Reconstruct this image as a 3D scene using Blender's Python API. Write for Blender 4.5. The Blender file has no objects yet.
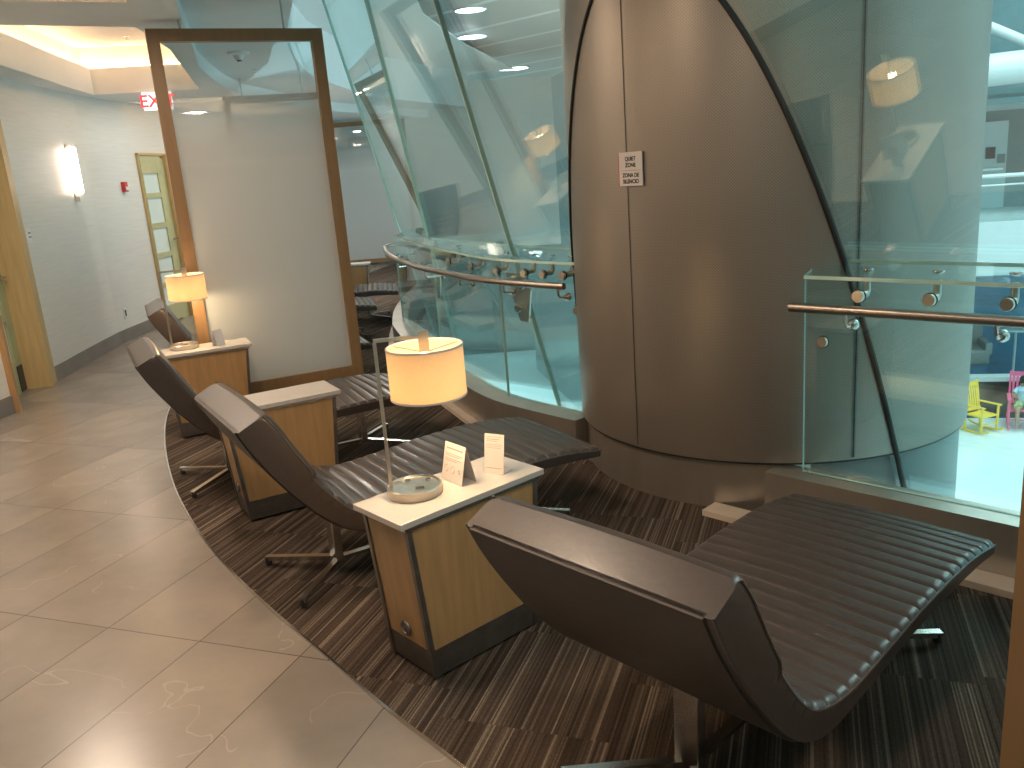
import bpy, bmesh, math, random
from mathutils import Vector, Matrix
random.seed(7)
PI = math.pi
C = bpy.context.scene.collection
sc = bpy.context.scene

# ------------------------------------------------------------------ camera
F, H = 840.0, 1.55
VP = (253.0, 3256.0)                       # nadir vanishing point relative to the picture centre
_d = Vector((VP[0], VP[1], F)).normalized(); UPc = -_d
_z = Vector((0, 0, 1)); Yc = (_z - _z.dot(UPc) * UPc).normalized()
Xc = Yc.cross(UPc)
if Xc.x < 0: Xc = -Xc
EYE = Vector((0, 0, H))

def ray(px, py):
    r = Vector((px - 512, py - 384, F))
    return Vector((r.dot(Xc), r.dot(Yc), r.dot(UPc)))
def at(px, py, z):
    r = ray(px, py); return EYE + r * ((z - H) / r.z)
def atY(px, py, Y):
    r = ray(px, py); return EYE + r * (Y / r.y)
def at_plane(px, py, n, d):
    r = ray(px, py); return EYE + r * ((d - n.dot(EYE)) / n.dot(r))
CYL = Vector((1.336, 4.322)); CR = 0.968
def at_cyl(px, py, R=CR):
    r = ray(px, py); rx, ry = r.x, r.y
    a = rx*rx + ry*ry; b = -2*(rx*CYL.x + ry*CYL.y); c = CYL.length_squared - R*R
    t = (-b - math.sqrt(max(b*b - 4*a*c, 0))) / (2*a)
    return EYE + r * t

cam = bpy.data.cameras.new('camera'); co = bpy.data.objects.new('camera', cam); C.objects.link(co)
cam.sensor_width = 36; cam.lens = F / 1024 * 36; cam.clip_start = 0.05; cam.clip_end = 300
rt = Vector((Xc.x, Yc.x, UPc.x)); dn = Vector((Xc.y, Yc.y, UPc.y)); fw = Vector((Xc.z, Yc.z, UPc.z))
M = Matrix((rt, -dn, -fw)).transposed().to_4x4(); M.translation = EYE
co.matrix_world = M
sc.camera = co

sc.view_settings.view_transform = 'Standard'; sc.view_settings.look = 'None'
sc.view_settings.gamma = 1; sc.view_settings.use_curve_mapping = False
sc.view_settings.exposure = 0.6
sc.cycles.max_bounces = 8; sc.cycles.transparent_max_bounces = 16; sc.cycles.diffuse_bounces = 4
sc.cycles.use_denoising = True
sc.cycles.caustics_reflective = False; sc.cycles.caustics_refractive = False
sc.cycles.sample_clamp_indirect = 4

# ------------------------------------------------------------------ materials
def nt(m):
    m.use_nodes = True; t = m.node_tree; return t, t.nodes, t.links
def math_n(t, op, a, b=None, c=None):
    n = t.nodes.new('ShaderNodeMath'); n.operation = op
    for i, v in enumerate((a, b, c)):
        if v is None: continue
        if isinstance(v, (int, float)): n.inputs[i].default_value = v
        else: t.links.new(v, n.inputs[i])
    return n.outputs[0]
def ramp(t, fac, stops):
    n = t.nodes.new('ShaderNodeValToRGB'); e = n.color_ramp.elements
    while len(e) < len(stops): e.new(0.5)
    for i, (p, c) in enumerate(stops):
        e[i].position = p; e[i].color = (*c, 1) if len(c) == 3 else c
    t.links.new(fac, n.inputs[0]); return n.outputs[0]
def mixc(t, fac, a, b, mode='MIX'):
    n = t.nodes.new('ShaderNodeMix'); n.data_type = 'RGBA'; n.blend_type = mode
    for s, v in ((n.inputs[0], fac), (n.inputs[6], a), (n.inputs[7], b)):
        if isinstance(v, (int, float)): s.default_value = v
        elif isinstance(v, tuple): s.default_value = (*v, 1)
        else: t.links.new(v, s)
    return n.outputs[2]
def mat(name, col, rough=.5, metal=0., spec=.5, noise=0., nscale=20., stretch=None, coat=0., emit=None, es=0., bump=0., coord='Object'):
    m = bpy.data.materials.new(name); t, N, L = nt(m); b = N['Principled BSDF']
    b.inputs['Base Color'].default_value = (*col, 1); b.inputs['Roughness'].default_value = rough
    b.inputs['Metallic'].default_value = metal; b.inputs['Specular IOR Level'].default_value = spec
    b.inputs['Coat Weight'].default_value = coat; b.inputs['Coat Roughness'].default_value = .15
    if emit: b.inputs['Emission Color'].default_value = (*emit, 1); b.inputs['Emission Strength'].default_value = es
    if noise or bump:
        tc = N.new('ShaderNodeTexCoord'); mp = N.new('ShaderNodeMapping'); L.new(tc.outputs[coord], mp.inputs[0])
        if stretch: mp.inputs['Scale'].default_value = stretch
        n = N.new('ShaderNodeTexNoise'); n.inputs['Scale'].default_value = nscale; n.inputs['Detail'].default_value = 5
        L.new(mp.outputs[0], n.inputs[0])
        if noise:
            lo = tuple(max(0, c * (1 - noise)) for c in col); hi = tuple(min(1, c * (1 + noise)) for c in col)
            L.new(ramp(t, n.outputs[0], [(.3, lo), (.7, hi)]), b.inputs['Base Color'])
        if bump:
            bp = N.new('ShaderNodeBump'); bp.inputs['Strength'].default_value = bump; bp.inputs['Distance'].default_value = .002
            L.new(n.outputs[0], bp.inputs['Height']); L.new(bp.outputs[0], b.inputs['Normal'])
    return m
def glass(name, tint, f0=.05, rough=0.0):
    """Thin architectural glass: tinted see-through plus an angle-dependent mirror (Schlick on either side of the pane)."""
    m = bpy.data.materials.new(name); t, N, L = nt(m); N.remove(N['Principled BSDF'])
    tr = N.new('ShaderNodeBsdfTransparent'); tr.inputs[0].default_value = (*tint, 1)
    gl = N.new('ShaderNodeBsdfGlossy'); gl.inputs['Roughness'].default_value = rough; gl.inputs[0].default_value = (.95, 1, 1, 1)
    g = N.new('ShaderNodeNewGeometry')
    dp = N.new('ShaderNodeVectorMath'); dp.operation = 'DOT_PRODUCT'; L.new(g.outputs['Incoming'], dp.inputs[0]); L.new(g.outputs['Normal'], dp.inputs[1])
    c = math_n(t, 'ABSOLUTE', dp.outputs['Value']); k = math_n(t, 'POWER', math_n(t, 'SUBTRACT', 1.0, c), 5.0)
    f = math_n(t, 'MULTIPLY_ADD', k, 1 - f0, f0)
    mx = N.new('ShaderNodeMixShader'); L.new(f, mx.inputs[0]); L.new(tr.outputs[0], mx.inputs[1]); L.new(gl.outputs[0], mx.inputs[2])
    L.new(mx.outputs[0], N['Material Output'].inputs[0]); return m
def emis(name, col, s):
    m = bpy.data.materials.new(name); t, N, L = nt(m); b = N['Principled BSDF']
    b.inputs['Base Color'].default_value = (*col, 1); b.inputs['Emission Color'].default_value = (*col, 1); b.inputs['Emission Strength'].default_value = s
    return m

m_leather = mat('brown_leather', (.046, .034, .030), .34, spec=.5, noise=.12, nscale=60, bump=.2, coat=.16)
m_leather2 = mat('brown_leather_back', (.055, .040, .034), .5, spec=.4, noise=.12, nscale=60, bump=.3)
m_pipe = mat('leather_piping', (.075, .055, .047), .35)
m_chrome = mat('polished_aluminium', (.62, .60, .57), .22, 1., noise=.05, nscale=8)
m_dkmetal = mat('dark_foot_metal', (.06, .06, .06), .4, .5)
m_nickel = mat('brushed_nickel', (.62, .55, .46), .28, 1., noise=.08, nscale=40, stretch=(1, 1, 12))
m_steel = mat('brushed_steel', (.52, .48, .43), .33, .85, noise=.1, nscale=6, stretch=(1, 1, .3))
m_rail = mat('handrail_steel', (.40, .35, .31), .34, 1., noise=.06, nscale=20)
m_maple = mat('maple_veneer', (.40, .235, .105), .42, noise=.13, nscale=5, stretch=(7, 7, .7), coat=.1)
m_maple_lt = mat('pale_maple', (.50, .36, .17), .45, noise=.1, nscale=4, stretch=(8, 8, .6))
m_frame = mat('screen_frame_wood', (.24, .14, .065), .42, noise=.1, nscale=4, stretch=(7, 7, .6))
m_plinth = mat('pewter_metal', (.20, .18, .165), .42, .85, noise=.15, nscale=20)
m_quartz = mat('pale_quartz', (.50, .465, .435), .25, noise=.03, nscale=60)
m_ceil = mat('ceiling_paint', (.78, .78, .77), .9, noise=.02, nscale=3)
m_white = mat('white_plastic', (.75, .75, .74), .45, noise=.02, nscale=10)
m_black = mat('black_rubber', (.012, .012, .012), .55)
m_trim_gray = mat('baseboard_metal', (.30, .27, .25), .4, .6, noise=.1, nscale=5)
m_beige = mat('beige_ledge', (.50, .42, .34), .5, noise=.05, nscale=10)
m_olive = mat('olive_door_frame', (.42, .42, .24), .45, noise=.05, nscale=10)
m_frost = mat('frosted_door_glass', (.62, .72, .70), .3, noise=.03, nscale=3)
m_red = mat('red_plastic', (.5, .04, .04), .4)
m_guard = glass('guard_glass', (.93, .985, .975), .055)
m_curtain = glass('curtain_glass', (.90, .972, .966), .15)
m_edge = mat('green_glass_edge', (.50, .72, .64), .15, spec=.8, coat=.4, noise=.08, nscale=10)
m_gasket = mat('black_gasket', (.015, .017, .016), .5)
m_paper = mat('white_card', (.60, .55, .53), .6, noise=.02, nscale=30)
m_print = mat('grey_print', (.30, .26, .26), .7)
m_out_wall = mat('atrium_grey_wall', (.20, .23, .23), .4, noise=.08, nscale=.8)
m_out_white = mat('atrium_white', (.55, .58, .58), .4, noise=.03, nscale=1)
m_out_floor = mat('atrium_floor', (.85, .90, .90), .16, noise=.06, nscale=.6)
m_out_teal = mat('atrium_teal_cladding', (.10, .20, .22), .35, noise=.35, nscale=.5)
m_out_dark = mat('atrium_black', (.02, .022, .025), .15)
m_out_blue = mat('atrium_blue_shop', (.07, .20, .33), .4, noise=.3, nscale=.7)
m_yellow = mat('yellow_paint', (.95, .62, .07), .4, noise=.04, nscale=10)
m_pink = mat('pink_paint', (.95, .14, .30), .4, noise=.04, nscale=10)
m_skin = mat('skin', (.42, .24, .16), .5, noise=.05, nscale=20)

def wall_mat():
    m = mat('woven_wallcovering', (.56, .56, .53), .6); t, N, L = nt(m); b = N['Principled BSDF']
    tc = N.new('ShaderNodeTexCoord'); mp = N.new('ShaderNodeMapping'); mp.inputs['Scale'].default_value = (1.2, 1.2, 26); L.new(tc.outputs['Object'], mp.inputs[0])
    n = N.new('ShaderNodeTexNoise'); n.inputs['Scale'].default_value = 2.2; n.inputs['Detail'].default_value = 6; L.new(mp.outputs[0], n.inputs[0])
    L.new(ramp(t, n.outputs[0], [(.3, (.63, .63, .60)), (.7, (.70, .695, .665))]), b.inputs['Base Color'])
    b.inputs['Roughness'].default_value = .38; b.inputs['Specular IOR Level'].default_value = .45
    return m
m_wall = wall_mat()

def tile_mat():
    m = bpy.data.materials.new('stone_tiles'); t, N, L = nt(m); b = N['Principled BSDF']
    g = N.new('ShaderNodeNewGeometry'); s = N.new('ShaderNodeSeparateXYZ'); L.new(g.outputs['Position'], s.inputs[0])
    a1 = math.radians(69.3); nb = (-math.sin(a1), math.cos(a1)); na = (math.cos(a1), math.sin(a1))
    def dot(n): return math_n(t, 'ADD', math_n(t, 'MULTIPLY', s.outputs[0], n[0]), math_n(t, 'MULTIPLY', s.outputs[1], n[1]))
    u = math_n(t, 'DIVIDE', math_n(t, 'SUBTRACT', dot(nb), 2.06), .42)
    v = math_n(t, 'DIVIDE', math_n(t, 'SUBTRACT', dot(na), 2.105), .92)
    fu = math_n(t, 'FRACT', u); fv = math_n(t, 'FRACT', v)
    du = math_n(t, 'MULTIPLY', math_n(t, 'MINIMUM', fu, math_n(t, 'SUBTRACT', 1.0, fu)), .42)
    dv = math_n(t, 'MULTIPLY', math_n(t, 'MINIMUM', fv, math_n(t, 'SUBTRACT', 1.0, fv)), .92)
    seam = math_n(t, 'LESS_THAN', math_n(t, 'MINIMUM', du, dv), .0022)
    cmb = N.new('ShaderNodeCombineXYZ'); L.new(math_n(t, 'FLOOR', u), cmb.inputs[0]); L.new(math_n(t, 'FLOOR', v), cmb.inputs[1])
    wn = N.new('ShaderNodeTexWhiteNoise'); L.new(cmb.outputs[0], wn.inputs[0])
    off = N.new('ShaderNodeVectorMath'); off.operation = 'MULTIPLY_ADD'; off.inputs[1].default_value = (7, 7, 7)
    L.new(wn.outputs['Color'], off.inputs[0]); L.new(g.outputs['Position'], off.inputs[2])
    n = N.new('ShaderNodeTexNoise'); n.inputs['Scale'].default_value = 1.6; n.inputs['Detail'].default_value = 8; n.inputs['Roughness'].default_value = .6; L.new(off.outputs[0], n.inputs[0])
    base = ramp(t, n.outputs[0], [(.3, (.19, .165, .145)), (.7, (.30, .26, .225))])
    n2 = N.new('ShaderNodeTexNoise'); n2.inputs['Scale'].default_value = 1.5; n2.inputs['Detail'].default_value = 3; n2.inputs['Distortion'].default_value = .5; L.new(off.outputs[0], n2.inputs[0])
    vein = math_n(t, 'LESS_THAN', math_n(t, 'ABSOLUTE', math_n(t, 'SUBTRACT', n2.outputs[0], .5)), .0026)
    vm = math_n(t, 'MULTIPLY', vein, math_n(t, 'GREATER_THAN', n.outputs[0], .5))
    c = mixc(t, math_n(t, 'MULTIPLY', vm, .22), base, (.55, .48, .42))
    c = mixc(t, math_n(t, 'MULTIPLY', wn.outputs[0], .16), c, (.27, .23, .19))
    c = mixc(t, seam, c, (.10, .08, .065)); L.new(c, b.inputs['Base Color'])
    b.inputs['Roughness'].default_value = .25; b.inputs['Specular IOR Level'].default_value = .55
    return m
m_tile = tile_mat()

def carpet_mat():
    m = bpy.data.materials.new('striped_carpet'); t, N, L = nt(m); b = N['Principled BSDF']
    g = N.new('ShaderNodeNewGeometry'); s = N.new('ShaderNodeSeparateXYZ'); L.new(g.outputs['Position'], s.inputs[0])
    a1 = math.radians(70); nb = (-math.sin(a1), math.cos(a1)); na = (math.cos(a1), math.sin(a1))
    def dot(n): return math_n(t, 'ADD', math_n(t, 'MULTIPLY', s.outputs[0], n[0]), math_n(t, 'MULTIPLY', s.outputs[1], n[1]))
    u = dot(nb); v = dot(na)
    pu = math_n(t, 'FLOOR', math_n(t, 'DIVIDE', u, .5))
    wp = N.new('ShaderNodeTexWhiteNoise'); wp.noise_dimensions = '1D'; L.new(pu, wp.inputs['W'])
    pv = math_n(t, 'FLOOR', math_n(t, 'ADD', math_n(t, 'DIVIDE', v, .5), wp.outputs[0]))
    seed = math_n(t, 'ADD', math_n(t, 'MULTIPLY', pu, 13.7), math_n(t, 'MULTIPLY', pv, 57.3))
    def stripes(w):
        k = math_n(t, 'FLOOR', math_n(t, 'DIVIDE', u, w))
        n = N.new('ShaderNodeTexWhiteNoise'); n.noise_dimensions = '2D'
        c = N.new('ShaderNodeCombineXYZ'); L.new(k, c.inputs[0]); L.new(seed, c.inputs[1]); L.new(c.outputs[0], n.inputs[0]); return n.outputs[0]
    f1, f2 = stripes(.0048), stripes(.0135)
    f = math_n(t, 'ADD', math_n(t, 'MULTIPLY', f1, .6), math_n(t, 'MULTIPLY', f2, .4))
    c = ramp(t, f, [(.10, (.040, .028, .022)), (.45, (.078, .056, .044)), (.72, (.115, .086, .068)), (.92, (.26, .21, .165))])
    n = N.new('ShaderNodeTexNoise'); n.inputs['Scale'].default_value = 260; L.new(g.outputs['Position'], n.inputs[0])
    c = mixc(t, .45, c, ramp(t, n.outputs[0], [(.35, (.25, .25, .25)), (.65, (1, 1, 1))]), 'MULTIPLY')
    L.new(c, b.inputs['Base Color']); b.inputs['Roughness'].default_value = .95; b.inputs['Specular IOR Level'].default_value = .1
    bp = N.new('ShaderNodeBump'); bp.inputs['Strength'].default_value = .5; bp.inputs['Distance'].default_value = .004; L.new(f1, bp.inputs['Height']); L.new(bp.outputs[0], b.inputs['Normal'])
    return m
m_carpet = carpet_mat()

def perf_mat():
    m = bpy.data.materials.new('perforated_bronze_steel'); t, N, L = nt(m); b = N['Principled BSDF']
    g = N.new('ShaderNodeNewGeometry'); s = N.new('ShaderNodeSeparateXYZ'); L.new(g.outputs['Position'], s.inputs[0])
    ang = math_n(t, 'ARCTAN2', math_n(t, 'SUBTRACT', s.outputs[1], CYL.y), math_n(t, 'SUBTRACT', s.outputs[0], CYL.x))
    P = .0125
    u = math_n(t, 'DIVIDE', math_n(t, 'MULTIPLY', ang, CR), P); v = math_n(t, 'DIVIDE', s.outputs[2], P)
    a = math_n(t, 'ADD', u, v); c = math_n(t, 'SUBTRACT', u, v)
    fa = math_n(t, 'SUBTRACT', math_n(t, 'FRACT', a), .5); fc = math_n(t, 'SUBTRACT', math_n(t, 'FRACT', c), .5)
    r = math_n(t, 'SQRT', math_n(t, 'ADD', math_n(t, 'MULTIPLY', fa, fa), math_n(t, 'MULTIPLY', fc, fc)))
    hole = math_n(t, 'LESS_THAN', r, .27)
    n = N.new('ShaderNodeTexNoise'); n.inputs['Scale'].default_value = 1.3; n.inputs['Detail'].default_value = 2; L.new(g.outputs['Position'], n.inputs[0])
    base = ramp(t, n.outputs[0], [(.3, (.30, .26, .225)), (.7, (.35, .305, .265))])
    L.new(mixc(t, math_n(t, 'MULTIPLY', hole, .55), base, (.14, .12, .10)), b.inputs['Base Color'])
    b.inputs['Metallic'].default_value = .75; b.inputs['Roughness'].default_value = .42
    return m
m_perf = perf_mat()

def screen_mat(z0, z1):
    m = bpy.data.materials.new('graduated_frosted_glass'); t, N, L = nt(m); b = N['Principled BSDF']
    b.inputs['Base Color'].default_value = (.70, .735, .75, 1); b.inputs['Roughness'].default_value = .16; b.inputs['Specular IOR Level'].default_value = .6
    g = N.new('ShaderNodeNewGeometry'); s = N.new('ShaderNodeSeparateXYZ'); L.new(g.outputs['Position'], s.inputs[0])
    f = math_n(t, 'DIVIDE', math_n(t, 'SUBTRACT', s.outputs[2], z0), z1 - z0); f.node.use_clamp = True
    tr = N.new('ShaderNodeBsdfTransparent'); tr.inputs[0].default_value = (.93, .95, .95, 1)
    tl = N.new('ShaderNodeBsdfTranslucent'); tl.inputs[0].default_value = (.8, .79, .77, 1)
    mx0 = N.new('ShaderNodeMixShader'); mx0.inputs[0].default_value = .45; L.new(b.outputs[0], mx0.inputs[1]); L.new(tl.outputs[0], mx0.inputs[2])
    gl = N.new('ShaderNodeBsdfGlossy'); gl.inputs['Roughness'].default_value = .02
    mx1 = N.new('ShaderNodeMixShader'); mx1.inputs[0].default_value = .10; L.new(tr.outputs[0], mx1.inputs[1]); L.new(gl.outputs[0], mx1.inputs[2])
    mx = N.new('ShaderNodeMixShader'); L.new(f, mx.inputs[0]); L.new(mx0.outputs[0], mx.inputs[1]); L.new(mx1.outputs[0], mx.inputs[2])
    L.new(mx.outputs[0], N['Material Output'].inputs[0]); return m
m_screen = screen_mat(1.72, 2.28)

def shade_mat():
    m = bpy.data.materials.new('lit_linen_shade'); t, N, L = nt(m); b = N['Principled BSDF']
    b.inputs['Base Color'].default_value = (.80, .66, .50, 1); b.inputs['Roughness'].default_value = .8
    tc = N.new('ShaderNodeTexCoord'); s = N.new('ShaderNodeSeparateXYZ'); L.new(tc.outputs['Object'], s.inputs[0])
    tl = N.new('ShaderNodeBsdfTranslucent'); tl.inputs[0].default_value = (.95, .80, .58, 1)
    mx = N.new('ShaderNodeMixShader'); mx.inputs[0].default_value = .5; L.new(b.outputs[0], mx.inputs[1]); L.new(tl.outputs[0], mx.inputs[2])
    L.new(mx.outputs[0], N['Material Output'].inputs[0])
    n = N.new('ShaderNodeTexNoise'); n.inputs['Scale'].default_value = 150; L.new(tc.outputs['Object'], n.inputs[0])
    L.new(ramp(t, n.outputs[0], [(.3, (.76, .62, .46)), (.7, (.84, .70, .54))]), b.inputs['Base Color'])
    return m
m_shade = shade_mat()
m_bulb = emis('warm_bulb', (1, .80, .50), 14)
m_cove = emis('cove_strip', (1, .62, .32), 14)
m_sconce = emis('sconce_tube', (1, .76, .60), 9)
m_exit = emis('exit_face', (1.0, .86, .82), .85)
m_exitred = emis('exit_red', (1.0, .05, .06), 1.1)
m_downlight = emis('downlight_lens', (.9, .95, 1), 6)

# ------------------------------------------------------------------ mesh helpers
class MB:
    def __init__(s): s.bm = bmesh.new()
    def box(s, c, sz, rz=0, R=None, bev=0):
        b2 = bmesh.new(); bmesh.ops.create_cube(b2, size=1)
        bmesh.ops.scale(b2, vec=sz, verts=b2.verts)
        if bev: bmesh.ops.bevel(b2, geom=b2.edges[:], offset=bev, segments=2, affect='EDGES', profile=.5)
        m = Matrix.Translation(Vector(c)) @ ((R.to_4x4()) if R else Matrix.Rotation(rz, 4, 'Z'))
        bmesh.ops.transform(b2, matrix=m, verts=b2.verts); s._add(b2); return s
    def _add(s, b2):
        me = bpy.data.meshes.new('tmp'); b2.to_mesh(me); b2.free(); s.bm.from_mesh(me); bpy.data.meshes.remove(me)
    def tube(s, pts, r, n=10, cap=True):
        pts = [Vector(p) for p in pts]; rings = []
        for i, p in enumerate(pts):
            d = (pts[min(i+1, len(pts)-1)] - pts[max(i-1, 0)]).normalized()
            a = d.cross(Vector((0, 0, 1)))
            if a.length < .05: a = d.cross(Vector((1, 0, 0)))
            a.normalize(); b = d.cross(a); rr = r[i] if isinstance(r, (list, tuple)) else r
            rings.append([s.bm.verts.new(p + (a*math.cos(k*2*PI/n) + b*math.sin(k*2*PI/n))*rr) for k in range(n)])
        for A, B in zip(rings, rings[1:]):
            for k in range(n): s.bm.faces.new((A[k], A[(k+1) % n], B[(k+1) % n], B[k]))
        if cap: s.bm.faces.new(rings[0][::-1]); s.bm.faces.new(rings[-1])
        return s
    def bar(s, a, b, w, h):
        a, b = Vector(a), Vector(b); d = b - a; q = d.to_track_quat('X', 'Z').to_matrix()
        return s.box((a+b)/2, (d.length, w, h), R=q)
    def lathe(s, prof, n=40, M4=None):
        rings = []
        for r, z in prof:
            if r < 1e-6: rings.append([s.bm.verts.new((0, 0, z))])
            else: rings.append([s.bm.verts.new((r*math.cos(k*2*PI/n), r*math.sin(k*2*PI/n), z)) for k in range(n)])
        for A, B in zip(rings, rings[1:]):
            for k in range(n):
                q = [A[k % len(A)], A[(k+1) % len(A)], B[(k+1) % len(B)], B[k % len(B)]]
                q2 = []
                for v in q:
                    if v not in q2: q2.append(v)
                if len(q2) > 2: s.bm.faces.new(q2)
        if M4:
            vs = [v for R_ in rings for v in R_]; bmesh.ops.transform(s.bm, matrix=M4, verts=vs)
        return s
    def prism(s, poly, z0, z1):
        """poly: plan outline; z0/z1 numbers or lists"""
        n = len(poly); a = [s.bm.verts.new((p[0], p[1], z0)) for p in poly]; b = [s.bm.verts.new((p[0], p[1], z1)) for p in poly]
        s.bm.faces.new(a[::-1]); s.bm.faces.new(b)
        for k in range(n): s.bm.faces.new((a[k], a[(k+1) % n], b[(k+1) % n], b[k]))
        return s
    def slab(s, quad, nrm, th):
        """closed pane: polygon in space thickened along nrm"""
        nrm = Vector(nrm).normalized(); a = [s.bm.verts.new(Vector(p)) for p in quad]; b = [s.bm.verts.new(Vector(p) + nrm*th) for p in quad]
        s.bm.faces.new(a); s.bm.faces.new(b[::-1]); n = len(quad)
        side = [s.bm.faces.new((a[k], b[k], b[(k+1) % n], a[(k+1) % n])) for k in range(n)]
        for f in side: f.material_index = 1
        return s
    def sweep(s, path, prof):
        """extrude a closed (offset, z) profile along a plan polyline; offset is to the left of travel"""
        P = [Vector((p[0], p[1])) for p in path]; rings = []
        for i, p in enumerate(P):
            d0 = (P[i] - P[i-1]).normalized() if i else None
            d1 = (P[i+1] - P[i]).normalized() if i < len(P)-1 else None
            d0 = d0 or d1; d1 = d1 or d0
            n0 = Vector((-d0.y, d0.x)); n1 = Vector((-d1.y, d1.x)); nn = (n0+n1).normalized(); k = 1/max(.4, nn.dot(n0))
            rings.append([s.bm.verts.new((p.x + nn.x*o*k, p.y + nn.y*o*k, z)) for o, z in prof])
        m = len(prof)
        for A, B in zip(rings, rings[1:]):
            for k in range(m): s.bm.faces.new((A[k], A[(k+1) % m], B[(k+1) % m], B[k]))
        s.bm.faces.new(rings[0][::-1]); s.bm.faces.new(rings[-1]); return s
    def done(s, name, m, parent=None, smooth=False, sm_ang=35):
        bmesh.ops.recalc_face_normals(s.bm, faces=s.bm.faces)
        me = bpy.data.meshes.new(name); s.bm.to_mesh(me); s.bm.free()
        for x in (m if isinstance(m, (list, tuple)) else [m]): me.materials.append(x)
        if smooth:
            me.polygons.foreach_set('use_smooth', [True]*len(me.polygons)); me.set_sharp_from_angle(angle=math.radians(sm_ang))
        o = bpy.data.objects.new(name, me); C.objects.link(o)
        if smooth:
            for pl in me.polygons:
                if len(pl.vertices) > 24: pl.use_smooth = False
        if parent: o.parent = parent
        return o
def rehome(o, loc, rz=0):
    """give a top-level mesh modelled in world coordinates its own origin"""
    M4 = Matrix.Translation(Vector(loc)) @ Matrix.Rotation(rz, 4, 'Z'); o.data.transform(M4.inverted()); o.matrix_world = M4; return o
def tag(o, label, cat, group=None, kind=None):
    if label: o['label'] = label
    if cat: o['category'] = cat
    if group: o['group'] = group
    if kind: o['kind'] = kind
    return o
def struct(o): o['kind'] = 'structure'; return o
def thing(name, label, cat, loc=(0, 0, 0), rz=0, group=None):
    o = bpy.data.objects.new(name, None); C.objects.link(o); o.location = loc; o.rotation_euler = (0, 0, rz); o.empty_display_size = .1
    return tag(o, label, cat, group)
def copy_tree(o, parent=None):
    kids = list(o.children); c = o.copy(); C.objects.link(c); c.parent = parent
    for k in kids: copy_tree(k, c)
    return c
def cr(pts, n=8):
    """Catmull-Rom through plan or space points"""
    P = [Vector(p) for p in pts]; out = []
    for i in range(len(P)-1):
        p0 = P[max(i-1, 0)]; p1 = P[i]; p2 = P[i+1]; p3 = P[min(i+2, len(P)-1)]
        for k in range(n):
            t = k/n; out.append(.5*((2*p1) + (p2-p0)*t + (2*p0-5*p1+4*p2-p3)*t*t + (3*p1-p0-3*p2+p3)*t**3))
    out.append(P[-1]); return out

# ------------------------------------------------------------------ plan curves
carpet_edge = cr([(1.1, .55), (.35, 1.25), (-.21, 1.93), (-.44, 2.2), (-.68, 2.51), (-.98, 2.89), (-1.32, 3.36), (-1.62, 3.85), (-1.94, 4.46), (-2.29, 5.27), (-2.55, 6.04), (-2.72, 6.9), (-2.82, 8), (-2.85, 9.2), (-2.75, 11), (-2.4, 13.5), (-1.8, 16.5)], 5)
G_left = cr([(.395, 4.33), (-.03, 4.86), (-.28, 5.44), (-.50, 6.05), (-.79, 7.0), (-.97, 7.75)], 5)   # guard glass line, away from the shaft
H_left = cr([(.395, 4.33), (-.03, 4.86), (-.31, 5.4), (-.56, 5.98), (-.84, 6.9), (-.98, 7.7)], 5)
G_far = cr([(-.97, 7.75), (-1.05, 8.6), (-1.05, 9.6), (-.95, 11), (-.6, 13), (0, 16)], 4)
G_right = [Vector((1.185, 3.305)), Vector((2.75, 1.68))]

# ------------------------------------------------------------------ floor and carpet
W = [(-4.9, -2.3), (-4.8, .2), (-4.55, 1.9), (-4.12, 4.35), (-4.0, 5.0), (-3.86, 6.35), (-4.05, 7.25), (-4.15, 8.2), (-4.23, 9.1), (-4.2, 10.1), (-4.1, 11.6), (-3.75, 13.3), (-3.0, 15.5), (-2.2, 17)]
fl = MB().prism([(-5.2, -2.4)] + [(x-.35, y) for x, y in W[1:]] + [(0, 17)] + [(p.x+.12, p.y) for p in reversed(G_far)] + [(p.x+.1, p.y+.05) for p in reversed(G_left)] + [(.55, 3.9), (.8, 3.62), (1.1, 3.46), (1.3, 3.3), (2.8, 1.75), (3.2, -2.4)], -.3, 0).done('floor', m_tile); struct(fl)
cp = MB().prism([(p.x, p.y) for p in carpet_edge] + [(0, 16.5)] + [(p.x+.03, p.y) for p in reversed(G_far)] + [(p.x-.03, p.y-.05) for p in reversed(G_left)] + [(.52, 3.92), (.76, 3.62), (1.06, 3.46), (1.25, 3.2), (2.7, 1.6), (2.6, .6)], .0005, .006).done('carpet', m_carpet)
tag(cp, 'dark brown striped carpet curving between the stone tiles and the glass', 'carpet')
es = MB().sweep([(p.x, p.y) for p in carpet_edge], [(-.004, .0), (.004, .0), (.004, .009), (-.004, .009)]).done('trim_1', m_chrome); struct(es)

# ------------------------------------------------------------------ left wall, baseboard
def run_wall(name, pts, z0, z1, m, th=.12):
    o = MB().sweep(pts, [(0, z0), (th, z0), (th, z1), (0, z1)]).done(name, m); return struct(o)
LOW = 2.6
run_wall('wall_left', W[:6], 0, 3.2, m_wall)                       # before the near door
run_wall('wall_left_far', W[6:], 0, 3.2, m_wall)
run_wall('wall_left_over_door', W[5:7], 2.25, 3.2, m_wall)
def base(name, pts): return struct(MB().sweep(pts, [(-.012, 0.001), (-.0005, 0.001), (-.0005, .14), (-.012, .14)]).done(name, m_trim_gray))
base('baseboard_left', W[:6]); base('baseboard_left_far', [(-4.06, 7.3)] + W[7:])
struct(MB().box((-1.0, 17.1, 1.6), (4.4, .15, 3.2)).done('wall_back', m_wall))
struct(MB().box((-.9, -2.5, 1.6), (8.6, .15, 3.2)).done('wall_front', m_wall))
struct(MB().box((3.35, -.4, 1.6), (.15, 4.2, 3.2)).done('wall_right', m_wall))

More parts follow.
